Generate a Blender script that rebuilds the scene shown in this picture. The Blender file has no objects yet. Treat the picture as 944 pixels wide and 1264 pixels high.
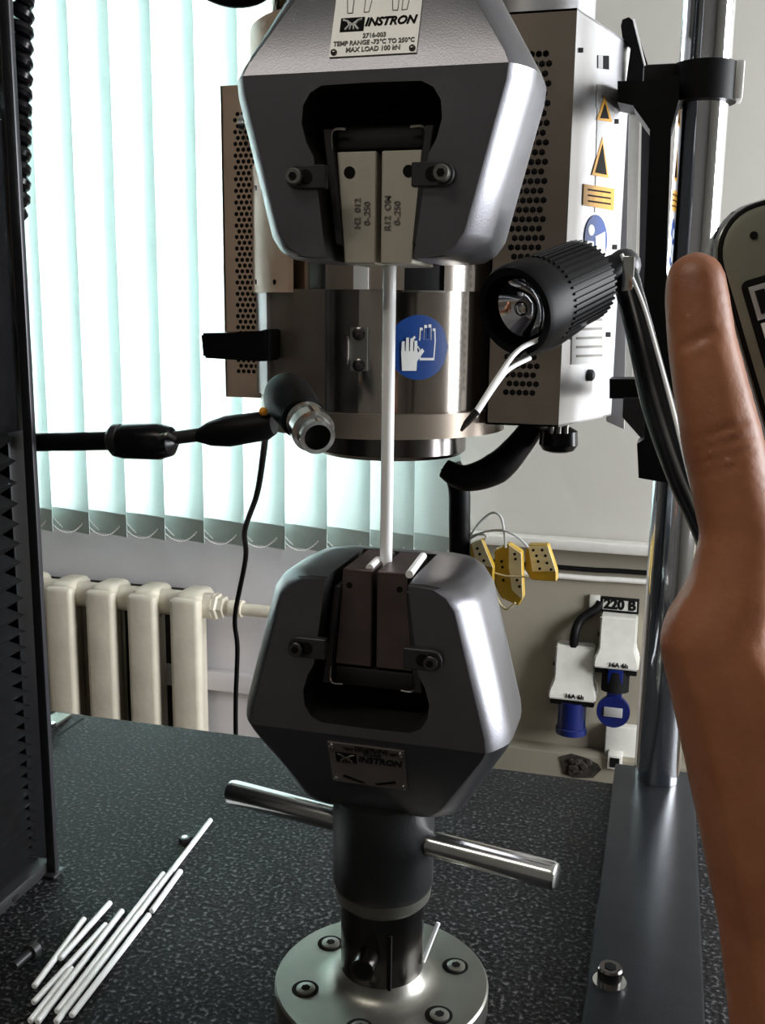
import bpy, bmesh, math, random
from mathutils import Vector, Matrix
random.seed(7)
PI = math.pi
sc = bpy.context.scene
COL = sc.collection
V = Vector

# ------------------------------------------------------------------ camera
F_PX, PITCH, ROLL, YAW = 1266.0, .1933, .0123, .2697
CAM = V((.1767, -.6526, .5))
FW = V((-math.sin(YAW)*math.cos(PITCH), math.cos(YAW)*math.cos(PITCH), -math.sin(PITCH)))
_R0 = V((math.cos(YAW), math.sin(YAW), 0)); _U0 = _R0.cross(FW)
RT = _R0*math.cos(ROLL) + _U0*math.sin(ROLL); UP = -_R0*math.sin(ROLL) + _U0*math.cos(ROLL)
cd = bpy.data.cameras.new('camera'); co = bpy.data.objects.new('camera', cd); COL.objects.link(co)
co.matrix_world = Matrix((RT, UP, -FW)).transposed().to_4x4(); co.location = CAM
cd.sensor_fit = 'HORIZONTAL'; cd.sensor_width = 36; cd.lens = 36*F_PX/944; cd.clip_start = .02
sc.camera = co

# ------------------------------------------------------------------ world, daylight, exposure
w = bpy.data.worlds.new('world'); sc.world = w; w.use_nodes = True
bg = w.node_tree.nodes['Background']; bg.inputs[0].default_value = (.80, .93, 1, 1); bg.inputs[1].default_value = 1.0
def area(name, loc, rot, sx, sy, power, col):
    l = bpy.data.lights.new(name, 'AREA'); l.shape = 'RECTANGLE'; l.size = sx; l.size_y = sy; l.energy = power; l.color = col
    o = bpy.data.objects.new(name, l); COL.objects.link(o); o.location = loc; o.rotation_euler = rot
    return o
area('daylight_back_window', (-1.75, 2.16, .85), (math.radians(90), 0, PI), 2.9, 2.0, 520, (.96, 1, 1))
area('daylight_right_window', (2.34, .82, .65), (math.radians(90), 0, PI/2), 1.5, 1.5, 125, (.95, .97, 1))
area('ceiling_fill', (-.6, -1.2, 1.98), (0, 0, 0), 1.2, .25, 11, (1, .93, .82))  # unseen light behind the camera, raised as frontal fill
vs = sc.view_settings
vs.view_transform = 'Standard'; vs.look = 'None'; vs.gamma = 1; vs.use_curve_mapping = False; vs.exposure = 0.32

# ------------------------------------------------------------------ rays of the surveyed photograph on to real planes
def ray(px, py): return FW + RT*((px-472)/F_PX) - UP*((py-632)/F_PX)
def onY(px, py, y):
    d = ray(px, py); return CAM + d*((y-CAM.y)/d.y)
def onZ(px, py, z):
    d = ray(px, py); return CAM + d*((z-CAM.z)/d.z)
def onD(px, py, dep): return CAM + ray(px, py)*dep
def onPlane(px, py, p, n):
    d = ray(px, py); return CAM + d*((p-CAM).dot(n)/d.dot(n))
def onCyl(px, py, cx, cy, r):
    d = ray(px, py); a = d.x**2+d.y**2; ox, oy = CAM.x-cx, CAM.y-cy
    b = ox*d.x+oy*d.y; c = ox*ox+oy*oy-r*r; q = max(b*b-a*c, 0)
    return CAM + d*((-b-math.sqrt(q))/a)

# ------------------------------------------------------------------ materials
MATS = {}
def mat(name, col, metal=0, rough=.5, var=.15, vs_=40, bump=0, bs=200, emis=0, trans=0, coat=0, aniso=None, spec=.5):
    if name in MATS: return MATS[name]
    m = bpy.data.materials.new(name); m.use_nodes = True; nt = m.node_tree; N = nt.nodes; L = nt.links
    b = N['Principled BSDF']
    b.inputs['Metallic'].default_value = metal; b.inputs['Roughness'].default_value = rough
    b.inputs['Specular IOR Level'].default_value = spec
    b.inputs['Coat Weight'].default_value = coat
    tc = N.new('ShaderNodeTexCoord')
    no = N.new('ShaderNodeTexNoise'); no.inputs['Scale'].default_value = vs_; no.inputs['Detail'].default_value = 5
    if aniso:
        mp = N.new('ShaderNodeMapping'); mp.inputs['Scale'].default_value = aniso
        L.new(tc.outputs['Object'], mp.inputs[0]); L.new(mp.outputs[0], no.inputs[0])
    else: L.new(tc.outputs['Object'], no.inputs[0])
    cr = N.new('ShaderNodeValToRGB'); e = cr.color_ramp.elements
    e[0].position = .3; e[1].position = .7
    e[0].color = tuple(c*(1-var) for c in col)+(1,); e[1].color = tuple(min(1, c*(1+var)) for c in col)+(1,)
    L.new(no.outputs[0], cr.inputs[0]); L.new(cr.outputs[0], b.inputs['Base Color'])
    if bump:
        n2 = N.new('ShaderNodeTexNoise'); n2.inputs['Scale'].default_value = bs; n2.inputs['Detail'].default_value = 4
        L.new(tc.outputs['Object'], n2.inputs[0])
        bp = N.new('ShaderNodeBump'); bp.inputs['Strength'].default_value = bump; bp.inputs['Distance'].default_value = .002
        L.new(n2.outputs[0], bp.inputs['Height']); L.new(bp.outputs[0], b.inputs['Normal'])
    if trans: b.inputs['Transmission Weight'].default_value = trans
    if emis:
        b.inputs['Emission Color'].default_value = tuple(col)+(1,); b.inputs['Emission Strength'].default_value = emis
    MATS[name] = m; return m

M = dict(
 wall=mat('wall_paint', (.42, .405, .37), rough=.85, var=.04, vs_=3, bump=.15, bs=60),
 wall_low=mat('lower_wall_paint', (.26, .235, .18), rough=.7, var=.08, vs_=4, bump=.2, bs=50),
 wallfar=mat('dark_wall_paint', (.13, .12, .11), rough=.8, var=.05, vs_=3),
 wall_win=mat('under_window_paint', (.60, .58, .60), rough=.75, var=.06, vs_=4, bump=.2, bs=50),
 trimw=mat('trim_white', (.72, .70, .66), rough=.5, var=.05),
 ceil=mat('ceiling_paint', (.30, .29, .27), rough=.9, var=.03, vs_=3),
 floor=mat('floor_lino', (.16, .12, .09), rough=.5, var=.2, vs_=6),
 hem=mat('hem_cloth', (.42, .50, .475), rough=.8, var=.05),
 rad=mat('radiator_enamel', (.66, .61, .50), rough=.38, var=.08, vs_=14, bump=.35, bs=60),
 grip=mat('blasted_grip_steel', (.17, .17, .185), metal=.92, rough=.33, var=.06, vs_=25, bump=.05, bs=900),
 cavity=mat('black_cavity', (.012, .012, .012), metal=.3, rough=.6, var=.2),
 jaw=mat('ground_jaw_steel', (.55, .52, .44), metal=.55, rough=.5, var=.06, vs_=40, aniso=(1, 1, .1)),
 jawd=mat('dark_jaw_steel', (.12, .09, .085), metal=.7, rough=.42, var=.15, vs_=40),  # darker steel tone for the lower jaws
 bracket=mat('blackened_bracket', (.045, .045, .048), metal=.5, rough=.42, var=.15),
 steel=mat('bright_steel', (.66, .66, .64), metal=1, rough=.17, var=.05, vs_=30),
 flange=mat('turned_flange_steel', (.23, .23, .205), metal=.85, rough=.36, var=.06, vs_=20, bump=.05, bs=400),
 stem=mat('dark_steel', (.14, .13, .125), metal=1, rough=.2, var=.1, vs_=20),
 sleeve=mat('grey_sleeve_steel', (.08, .082, .085), metal=.9, rough=.38, var=.06, vs_=25, bump=.1, bs=800),
 chrome=mat('chrome', (.78, .80, .84), metal=1, rough=.07, var=.02, vs_=10),
 drum=mat('furnace_stainless', (.44, .40, .36), metal=1, rough=.13, var=.05, vs_=20, aniso=(1, 1, .05)),
 drumb=mat('furnace_brushed_steel', (.28, .235, .19), metal=.65, rough=.33, var=.08, vs_=25),
 panel=mat('furnace_side_steel', (.62, .62, .64), metal=.75, rough=.36, var=.05, vs_=25),
 cream=mat('warm_steel_sheet', (.80, .60, .44), metal=.15, rough=.38, var=.06, vs_=15),
 black=mat('black_plastic', (.004, .004, .0045), rough=.5, var=.2, vs_=60, spec=.15),
 blackg=mat('black_gloss', (.006, .006, .007), rough=.25, var=.2, vs_=60, spec=.25),
 rubber=mat('ribbed_black_plastic', (.004, .004, .0045), rough=.45, var=.2, vs_=60, spec=.12),
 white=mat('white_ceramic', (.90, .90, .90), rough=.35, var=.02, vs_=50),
 rodw=mat('white_coated_steel', (.93, .96, .96), rough=.35, var=.05, vs_=50),
 plate=mat('grey_blue_plate', (.014, .016, .019), metal=0, rough=.34, var=.12, vs_=30, spec=.10, bump=.06, bs=500),
 colb=mat('column_black', (.006, .006, .007), spec=.25, rough=.32, var=.15, vs_=30),
 colstrip=mat('column_grey_strip', (.04, .04, .045), metal=.4, rough=.35, var=.1, vs_=30),
 bellow=mat('bellows_fabric', (.006, .006, .0065), rough=.65, var=.25, vs_=60, spec=.2),
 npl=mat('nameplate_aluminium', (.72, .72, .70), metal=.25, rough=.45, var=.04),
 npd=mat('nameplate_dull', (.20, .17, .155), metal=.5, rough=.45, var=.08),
 ink=mat('black_ink', (.006, .006, .006), rough=.7, var=.1, spec=.1),
 inkg=mat('grey_ink', (.16, .15, .13), rough=.6, var=.1),
 blue=mat('sticker_blue', (.004, .045, .22), rough=.4, var=.05),
 pwhite=mat('print_white', (.75, .77, .76), rough=.5, var=.04),
 orange=mat('sticker_orange', (.55, .27, .02), rough=.45, var=.15, vs_=80),
 label=mat('label_grey', (.42, .42, .42), metal=.3, rough=.45, var=.05),
 yellow=mat('connector_yellow', (.42, .26, .012), rough=.4, var=.1, vs_=80),
 ycream=mat('connector_cream', (.80, .70, .42), rough=.45, var=.06, vs_=80),
 socket=mat('socket_cream', (.60, .59, .54), rough=.45, var=.05, vs_=40),
 pblue=mat('plug_blue', (.003, .010, .09), rough=.3, var=.1, vs_=40),
 sign=mat('sign_face', (.52, .51, .46), rough=.5, var=.04),
 hole=mat('broken_plaster', (.022, .017, .012), rough=.95, var=.8, vs_=50, bump=1, bs=60),
 glass=mat('window_glass', (1, 1, 1), rough=.02, var=0, trans=1),
 wframe=mat('window_frame_white', (.75, .75, .73), rough=.4, var=.03),
 chain=mat('bead_chain', (.72, .71, .70), rough=.4, var=.03),
 camb=mat('camera_body', (.22, .22, .17), metal=.3, rough=.35, var=.1, vs_=60),
 amber=mat('amber_lens', (.9, .35, .02), rough=.25, var=.05),
 tan=mat('tan_disc', (.40, .27, .12), rough=.4, var=.1),
)
# deck: black textured mat with pale flecks
def deck_mat():
    m = bpy.data.materials.new('speckled_deck'); m.use_nodes = True; nt = m.node_tree; N = nt.nodes; L = nt.links
    b = N['Principled BSDF']; tc = N.new('ShaderNodeTexCoord')
    v = N.new('ShaderNodeTexNoise'); v.inputs['Scale'].default_value = 260; v.inputs['Detail'].default_value = 2
    L.new(tc.outputs['Object'], v.inputs[0])
    cr = N.new('ShaderNodeValToRGB'); e = cr.color_ramp.elements
    e[0].position = .38; e[0].color = (.003, .003, .0035, 1); e[1].position = .56; e[1].color = (.014, .014, .0155, 1)
    x = e.new(.70); x.color = (.12, .12, .124, 1)
    L.new(v.outputs[0], cr.inputs[0]); L.new(cr.outputs[0], b.inputs['Base Color'])
    b.inputs['Roughness'].default_value = .6; b.inputs['Specular IOR Level'].default_value = .14
    bp = N.new('ShaderNodeBump'); bp.inputs['Strength'].default_value = .7; bp.inputs['Distance'].default_value = .0015
    L.new(v.outputs[0], bp.inputs['Height']); L.new(bp.outputs[0], b.inputs['Normal'])
    return m
M['deck'] = deck_mat()
# blind cloth: thin translucent weave
def blind_mat():
    m = bpy.data.materials.new('blind_cloth'); m.use_nodes = True; nt = m.node_tree; N = nt.nodes; L = nt.links
    for n in list(N): N.remove(n)
    out = N.new('ShaderNodeOutputMaterial'); mx = N.new('ShaderNodeMixShader'); d = N.new('ShaderNodeBsdfDiffuse'); t = N.new('ShaderNodeBsdfTranslucent')
    tc = N.new('ShaderNodeTexCoord'); mp = N.new('ShaderNodeMapping'); mp.inputs['Scale'].default_value = (30, 30, 400)
    no = N.new('ShaderNodeTexNoise'); no.inputs['Scale'].default_value = 1; cr = N.new('ShaderNodeValToRGB'); e = cr.color_ramp.elements
    e[0].color = (.75, .83, .82, 1); e[1].color = (.82, .90, .89, 1)
    L.new(tc.outputs['Object'], mp.inputs[0]); L.new(mp.outputs[0], no.inputs[0]); L.new(no.outputs[0], cr.inputs[0])
    L.new(cr.outputs[0], d.inputs[0]); L.new(cr.outputs[0], t.inputs[0])
    mx.inputs[0].default_value = .5
    L.new(d.outputs[0], mx.inputs[1]); L.new(t.outputs[0], mx.inputs[2]); L.new(mx.outputs[0], out.inputs[0])
    return m
M['blind'] = blind_mat()
def skin_mat():
    m = bpy.data.materials.new('skin'); m.use_nodes = True; nt = m.node_tree; N = nt.nodes; L = nt.links
    b = N['Principled BSDF']; tc = N.new('ShaderNodeTexCoord')
    n1 = N.new('ShaderNodeTexNoise'); n1.inputs['Scale'].default_value = 35; n1.inputs['Detail'].default_value = 4
    cr = N.new('ShaderNodeValToRGB'); e = cr.color_ramp.elements
    e[0].position = .3; e[0].color = (.27, .095, .042, 1); e[1].position = .7; e[1].color = (.39, .155, .073, 1)
    L.new(tc.outputs['Object'], n1.inputs[0]); L.new(n1.outputs[0], cr.inputs[0]); L.new(cr.outputs[0], b.inputs['Base Color'])
    b.inputs['Roughness'].default_value = .48; b.inputs['Subsurface Weight'].default_value = .08
    b.inputs['Subsurface Radius'].default_value = (1, .3, .15); b.inputs['Subsurface Scale'].default_value = .004
    n2 = N.new('ShaderNodeTexNoise'); n2.inputs['Scale'].default_value = 420; n2.inputs['Detail'].default_value = 3
    L.new(tc.outputs['Object'], n2.inputs[0])
    bp = N.new('ShaderNodeBump'); bp.inputs['Strength'].default_value = .25; bp.inputs['Distance'].default_value = .0006
    L.new(n2.outputs[0], bp.inputs['Height']); L.new(bp.outputs[0], b.inputs['Normal'])
    return m
M['skin'] = skin_mat()

# ------------------------------------------------------------------ mesh builder
def frame(d, up=V((0, 0, 1))):
    d = d.normalized()
    if abs(d.dot(up)) > .999: up = V((1, 0, 0))
    x = up.cross(d).normalized(); y = d.cross(x)
    return x, y, d
class MB:
    def __init__(s): s.bm = bmesh.new()
    def box(s, lo, hi, bev=0, M4=None, seg=2):
        lo, hi = V(lo), V(hi); c = (lo+hi)/2; sz = hi-lo
        r = bmesh.ops.create_cube(s.bm, size=1, matrix=Matrix.Translation(c) @ Matrix.Diagonal((sz.x, sz.y, sz.z, 1)))
        vs_ = r['verts']
        if bev:
            ed = list({e for v in vs_ for e in v.link_edges})
            rr = bmesh.ops.bevel(s.bm, geom=ed, offset=bev, segments=seg, affect='EDGES', profile=.5)
            vs_ = list({v for f in rr['faces'] for v in f.verts} | {v for v in vs_ if v.is_valid})
            # collect whole island
            seen = set(vs_); st = list(vs_)
            while st:
                v = st.pop()
                for e in v.link_edges:
                    o = e.other_vert(v)
                    if o not in seen: seen.add(o); st.append(o)
            vs_ = list(seen)
        if M4 is not None: bmesh.ops.transform(s.bm, matrix=M4, verts=vs_)
        return s
    def cyl(s, p0, p1, r0, r1=None, n=24, cap=True):
        return s.lathe([(0, r0), ((V(p1)-V(p0)).length, r0 if r1 is None else r1)], p0, V(p1)-V(p0), n, cap)
    def lathe(s, prof, org=(0, 0, 0), axis=V((0, 0, 1)), n=32, cap=True):
        x, y, d = frame(V(axis)); org = V(org); rings = []
        for (h, r) in prof:
            rings.append([s.bm.verts.new(org+d*h+(x*math.cos(2*PI*i/n)+y*math.sin(2*PI*i/n))*max(r, 1e-5)) for i in range(n)])
        for a, b in zip(rings, rings[1:]):
            for i in range(n): s.bm.faces.new((a[i], a[(i+1) % n], b[(i+1) % n], b[i]))
        if cap:
            if prof[0][1] > 1e-5: s.bm.faces.new(rings[0][::-1])
            if prof[-1][1] > 1e-5: s.bm.faces.new(rings[-1])
        return s
    def tube(s, pts, r, n=10, smooth=True, sub=6):
        pts = [V(p) for p in pts]
        rs = r if isinstance(r, (list, tuple)) else [r]*len(pts)
        if smooth and len(pts) > 2:
            P = []; Q = []
            for i in range(len(pts)-1):
                a, b = pts[max(i-1, 0)], pts[i]; c, d = pts[i+1], pts[min(i+2, len(pts)-1)]
                for k in range(sub):
                    t = k/sub
                    P.append(.5*((2*b)+(c-a)*t+(2*a-5*b+4*c-d)*t*t+(3*b-a-3*c+d)*t**3)); Q.append(rs[i]*(1-t)+rs[i+1]*t)
            P.append(pts[-1]); Q.append(rs[-1]); pts, rs = P, Q
        rings = []; x = None
        for i, p in enumerate(pts):
            d = (pts[min(i+1, len(pts)-1)]-pts[max(i-1, 0)]).normalized()
            if x is None: x, y, _ = frame(d)
            else:
                x = (x-d*x.dot(d)).normalized(); y = d.cross(x)
            rings.append([s.bm.verts.new(p+(x*math.cos(2*PI*k/n)+y*math.sin(2*PI*k/n))*rs[i]) for k in range(n)])
        for a, b in zip(rings, rings[1:]):
            for i in range(n): s.bm.faces.new((a[i], a[(i+1) % n], b[(i+1) % n], b[i]))
        s.bm.faces.new(rings[0][::-1]); s.bm.faces.new(rings[-1])
        return s
    def prism(s, poly, off, closed=True):
        """poly: 3D points; off: extrusion vector"""
        a = [s.bm.verts.new(V(p)) for p in poly]; b = [s.bm.verts.new(V(p)+V(off)) for p in poly]; n = len(a)
        s.bm.faces.new(a); s.bm.faces.new(b[::-1])
        for i in range(n): s.bm.faces.new((a[i], b[i], b[(i+1) % n], a[(i+1) % n]))
        return s
    def loft(s, rings, cap=True):
        R = [[s.bm.verts.new(V(p)) for p in r] for r in rings]; n = len(R[0])
        for a, b in zip(R, R[1:]):
            for i in range(n): s.bm.faces.new((a[i], a[(i+1) % n], b[(i+1) % n], b[i]))
        if cap: s.bm.faces.new(R[0][::-1]); s.bm.faces.new(R[-1])
        return s
    def sphere(s, c, r, sc_=(1, 1, 1), n=16):
        bmesh.ops.create_uvsphere(s.bm, u_segments=n, v_segments=n//2, radius=1, matrix=Matrix.Translation(V(c)) @ Matrix.Diagonal((r*sc_[0], r*sc_[1], r*sc_[2], 1)))
        return s
    def build(s, name, m, parent=None, smooth=True, ang=35):
        bmesh.ops.recalc_face_normals(s.bm, faces=s.bm.faces[:])
        if parent is not None: org = ORG[parent.name]
        else:
            xs = [v.co for v in s.bm.verts]
            org = V(((min(p.x for p in xs)+max(p.x for p in xs))/2, (min(p.y for p in xs)+max(p.y for p in xs))/2, min(p.z for p in xs)))
        for v in s.bm.verts: v.co -= org
        me = bpy.data.meshes.new(name); s.bm.to_mesh(me); s.bm.free()
        if smooth:
            for p in me.polygons: p.use_smooth = True
            me.set_sharp_from_angle(angle=math.radians(ang))
        me.materials.append(m)
        return link(name, me, parent, org)
ORG = {}
def link(name, me, parent, org):
    o = bpy.data.objects.new(name, me); COL.objects.link(o)
    if parent is not None: o.parent = parent
    else: o.location = org
    ORG[o.name] = org.copy()
    return o
def tag(o, label=None, cat=None, group=None, kind=None):
    if label: o['label'] = label
    if cat: o['category'] = cat
    if group: o['group'] = group
    if kind: o['kind'] = kind
    return o
def thing(name, loc, label, cat, group=None):
    o = bpy.data.objects.new(name, None); o.empty_display_size = .02; COL.objects.link(o); o.location = V(loc); ORG[o.name] = V(loc)
    return tag(o, label, cat, group)
def cut(o, cutter):
    """boolean difference, cutter: MB in world space"""
    c = cutter.build('cutter', M['cavity']); 
    bpy.context.view_layer.update()
    md = o.modifiers.new('b', 'BOOLEAN'); md.operation = 'DIFFERENCE'; md.solver = 'EXACT'; md.object = c
    dg = bpy.context.evaluated_depsgraph_get(); me = bpy.data.meshes.new_from_object(o.evaluated_get(dg))
    o.modifiers.clear(); o.data = me; bpy.data.objects.remove(c)
    for p in me.polygons: p.use_smooth = True
    me.set_sharp_from_angle(angle=math.radians(28))
def text(name, body, size, org, xdir, ydir, m, parent, align='CENTER', shear=0, bold=0, depth=.0002, sx=1):
    cu = bpy.data.curves.new(name, 'FONT'); cu.body = body; cu.size = size; cu.align_x = align; cu.align_y = 'CENTER'
    cu.shear = shear; cu.offset = bold; cu.extrude = depth; cu.resolution_u = 3
    t = bpy.data.objects.new(name, cu); COL.objects.link(t)
    bpy.context.view_layer.update()
    me = bpy.data.meshes.new_from_object(t.evaluated_get(bpy.context.evaluated_depsgraph_get()))
    bpy.data.objects.remove(t)
    x = V(xdir).normalized(); y = V(ydir).normalized(); z = x.cross(y)
    Mx = Matrix((x*sx, y, z)).transposed().to_4x4(); Mx.translation = V(org)-ORG[parent.name]
    me.transform(Mx); me.materials.clear(); me.materials.append(m); me.name = name
    return link(name, me, parent, V(org))
def flat(poly, n, t=.0004):
    b = MB(); b.prism([V(p) for p in poly], V(n).normalized()*t); return b

# ------------------------------------------------------------------ the room
WY = 1.85; FZ = -.95; CZ = 2.02
def struct(o, label=None): return tag(o, label, None, None, 'structure')
b = MB(); b.box((-4, -2.6, FZ-.05), (2.35, WY+.3, FZ)); struct(b.build('floor', M['floor'], smooth=False))
b = MB(); b.box((-4, -2.6, CZ), (2.35, WY+.3, CZ+.05)); struct(b.build('ceiling', M['ceil'], smooth=False))
WX0, WX1, WZ0, WZ1 = -3.1, -.47, -.045, 1.85
b = MB(); b.box((-4, WY, -.02-.03), (WX0, WY+.3, CZ)); b.box((WX1, WY, -.05), (2.35, WY+.3, CZ)); b.box((WX0, WY, WZ1), (WX1, WY+.3, CZ))
struct(b.build('wall_back', M['wall'], smooth=False))
b = MB(); b.box((WX1+.05, WY-.012, FZ), (2.35, WY+.3, -.05)); struct(b.build('wall_back_lower', M['wall_low'], smooth=False))
b = MB(); b.box((-4, WY-.004, FZ), (WX1+.05, WY+.3, -.05)); struct(b.build('wall_back_under_window', M['wall_win'], smooth=False))
b = MB(); b.box((-4.05, -2.6, FZ), (-4, WY+.3, CZ)); struct(b.build('wall_left', M['wallfar'], smooth=False))
b = MB(); b.box((-4, -2.65, FZ), (2.35, -2.6, CZ)); struct(b.build('wall_front', M['wallfar'], smooth=False))
b = MB(); b.box((2.35, -2.6, FZ), (2.5, .05, CZ)); b.box((2.35, 1.6, FZ), (2.5, WY+.3, CZ)); b.box((2.35, .05, FZ), (2.5, 1.6, -.15)); b.box((2.35, .05, 1.45), (2.5, 1.6, CZ))
struct(b.build('wall_right', M['wall'], smooth=False))
def window(nm, horiz, a0, a1, z0, z1, p):
    o = None; b = MB()
    def bx(u0, u1, q0, q1, t=.03):
        if horiz: b.box((u0, p-t, q0), (u1, p+t, q1), .004)
        else: b.box((p-t, u0, q0), (p+t, u1, q1), .004)
    fr = .06
    bx(a0, a0+fr, z0, z1); bx(a1-fr, a1, z0, z1); bx(a0, a1, z0, z0+fr); bx(a0, a1, z1-fr, z1)
    k = 3 if horiz else 2
    for i in range(1, k): c = a0+(a1-a0)*i/k; bx(c-.04, c+.04, z0, z1)
    o = struct(b.build(nm, M['wframe']))
    for i in range(k):
        g = MB(); u0 = a0+(a1-a0)*i/k+.04; u1 = a0+(a1-a0)*(i+1)/k-.04
        if horiz: g.box((u0, p-.003, z0+.05), (u1, p+.003, z1-.05))
        else: g.box((p-.003, u0, z0+.05), (p+.003, u1, z1-.05))
        g.build('pane', M['glass'], o, smooth=False)
window('window_1', True, WX0, WX1, WZ0, WZ1, WY+.2)
window('window_2', False, .05, 1.6, -.15, 1.45, 2.43)
b = MB(); b.box((WX0-.1, WY-.075, -.062), (WX1+.06, WY+.17, -.046), .003); struct(b.build('trim_4', M['trimw']))
# rail on the back wall to the right of the window
b = MB(); b.box((-.44, WY-.06, -.062), (2.3, WY-.012, -.036), .004); struct(b.build('trim_1', M['trimw']))
# boxed skirting ledge with broken hole
zt = onY(640, 921, WY-.06).z; zb_ = zt-.5
b = MB(); b.box((-.35, WY-.07, FZ), (2.3, WY-.012, zt), .006); struct(b.build('trim_2', M['wall_low']))
zl = onY(290, 831, WY-.03)
b = MB(); b.box((-1.2, WY-.04, zl.z-.055), (-.40, WY-.004, zl.z), .005); struct(b.build('trim_3', M['wall_win']))

# ------------------------------------------------------------------ vertical blind
bl = thing('vertical_blind', (-1.6, 1.74, -.12), 'pale green translucent vertical slat blind hanging over the window', 'blind')
BY = 1.74
xr = onY(450, 640, BY).x; pitch = (onY(450, 640, BY).x-onY(107, 640, BY).x)/7.0
zbot = onY(248, 668, BY).z; tilt = math.radians(16)
def slat_mesh():
    b = MB(); wd = pitch*1.42; n = 8; pts = []
    for i in range(n+1):
        t = i/n-.5; u = t*wd; v = .006*(1-4*t*t)
        pts.append((u*math.cos(tilt)-v*math.sin(tilt), -u*math.sin(tilt)+v*math.cos(tilt)))
    z0, z1 = zbot, 1.93
    R = []
    for z in (z0, z1):
        R.append([(x, y, z) for x, y in pts]+[(x, y+.0006, z) for x, y in reversed(pts)])
    b.loft(R)
    return b, pts
sl0 = None
nsl = 27
for k in range(nsl):
    x = xr+pitch*(2.0-k)-pitch/2
    if x < WX0-.1: break
    if sl0 is None:
        b, pts = slat_mesh()
        bmesh.ops.translate(b.bm, vec=V((x, BY, 0)), verts=b.bm.verts[:])
        sl0 = b.build('slat', M['blind'], bl, ang=50); x0 = x
        h = MB(); h.loft([[(px_+x, py_+BY-.0012, z) for px_, py_ in pts]+[(px_+x, py_+BY+.0018, z) for px_, py_ in reversed(pts)] for z in (zbot, zbot+.060)])
        hem0 = h.build('hem', M['hem'], sl0)
        ch = MB(); wd = pitch
        for sy in (-.012, .012):
            cp = []
            for j in range(17):
                t = j/16; cp.append((x-wd/2+t*wd, BY+sy, zbot+.034-.036*(1-(2*t-1)**2)))
            ch.tube(cp, .0012, n=5, smooth=False)
            for p in cp: bmesh.ops.create_icosphere(ch.bm, subdivisions=1, radius=.0024, matrix=Matrix.Translation(p))
        ch0 = ch.build('bead_chain', M['chain'], bl)
    else:
        s = sl0.copy(); COL.objects.link(s); s.location.x += x-x0
        hh = hem0.copy(); COL.objects.link(hh); hh.parent = s
        c_ = ch0.copy(); COL.objects.link(c_); c_.location.x += x-x0
b = MB(); b.box((WX0-.1, BY-.03, 1.93), (xr+pitch*2, BY+.03, 1.97), .004); b.build('headrail', M['wframe'], bl)
b = MB(); b.box((WX0-.05, BY-.02, 1.96), (WX0, WY, 2.0)); b.box((xr, BY-.02, 1.96), (xr+.05, WY, 2.0)); b.build('bracket', M['wframe'], bl)

# ------------------------------------------------------------------ radiator
RY = WY-.17
rp = (onY(212, 790, RY).x-onY(59, 790, RY).x)/3.0
ztop = onY(150, 728, RY).z; x4 = onY(212, 790, RY).x
rd = thing('radiator', (x4, WY-.1, ztop-.58), 'cream painted cast iron sectional radiator on the wall below the blind', 'radiator')
for k in range(9):
    x = x4+.034-k*rp if k else x4+.034
    b = MB(); hw = rp*.34
    # front and rear water columns, joined top and bottom
    b.box((x-hw, RY, ztop-.58), (x+hw, RY+.035, ztop-.012), .013, seg=3)
    b.box((x-hw*.8, RY+.10, ztop-.58), (x+hw*.1, RY+.135, ztop-.01), .008, seg=3)
    b.box((x-hw*.45, RY+.02, ztop-.56), (x+hw*.1, RY+.12, ztop-.03), .006)
    b.box((x-hw*.95, RY+.012, ztop-.075), (x+hw*.95, RY+.125, ztop), .024, seg=4)
    b.box((x-hw*.95, RY+.012, ztop-.58), (x+hw*.95, RY+.125, ztop-.51), .024, seg=4)
    b.cyl((x-rp/2-.001, RY+.06, ztop-.04), (x+rp/2+.001, RY+.06, ztop-.04), .034, n=20)
    b.cyl((x-rp/2-.001, RY+.06, ztop-.545), (x+rp/2+.001, RY+.06, ztop-.545), .034, n=20)
    b.build('section', M['rad'], rd, ang=40)
b = MB(); xe = x4+.034+rp/2
b.lathe([(0, .036), (.012, .036), (.016, .030), (.03, .030)], (xe, RY+.06, ztop-.04), V((1, 0, 0)), 6)
b.build('end_nut', M['rad'], rd, ang=20)
b = MB(); b.box((x4-.5, RY+.08, ztop-.09), (x4-.48, WY-.0135, ztop-.06)); b.box((x4-.09, RY+.08, ztop-.09), (x4-.07, WY-.0135, ztop-.06)); b.build('wall_hook', M['rad'], rd)
b = MB(); b.tube([(xe+.03, RY+.06, ztop-.04), (xe+.2, RY+.06, ztop-.042), (xe+.42, RY+.065, ztop-.045), (xe+.47, RY+.07, ztop-.10), (xe+.47, RY+.07, FZ)], .0165, n=14)
b.lathe([(0, .023), (.035, .023)], (xe+.045, RY+.06, ztop-.04), V((1, 0, 0)), 12)
tag(b.build('heating_pipe', M['rad']), 'cream painted heating pipe leaving the right end of the radiator', 'pipe')

b = MB(); b.box((x4-1.2, WY-.012, FZ+.1), (xe-.09, WY-.006, ztop-.03)); tag(b.build('gap_shade_board', mat('gap_shade', (.018, .012, .008), rough=.8), smooth=False), 'dark brown sheet added behind the radiator as shade in its gaps', 'board')  # added dark sheet, stands in for the shade between the sections
# conduits on the wall under the rail
cx0 = onY(640, 700, WY-.02).x
for dz, nm, r_, mm in ((.0, 'dark', .006, 'black'), (-.022, 'pale', .007, 'trimw')):
    za = onY(760, 704, WY-.02).z+dz
    b = MB(); b.tube([(-.42, WY-.02, za), (.0, WY-.021, za-.003), (.3, WY-.02, za), (2.2, WY-.02, za)], r_, n=10)
    tag(b.build('wall_cable', M[mm]), nm+' cable running along the wall just under the white rail', 'cable')

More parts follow.
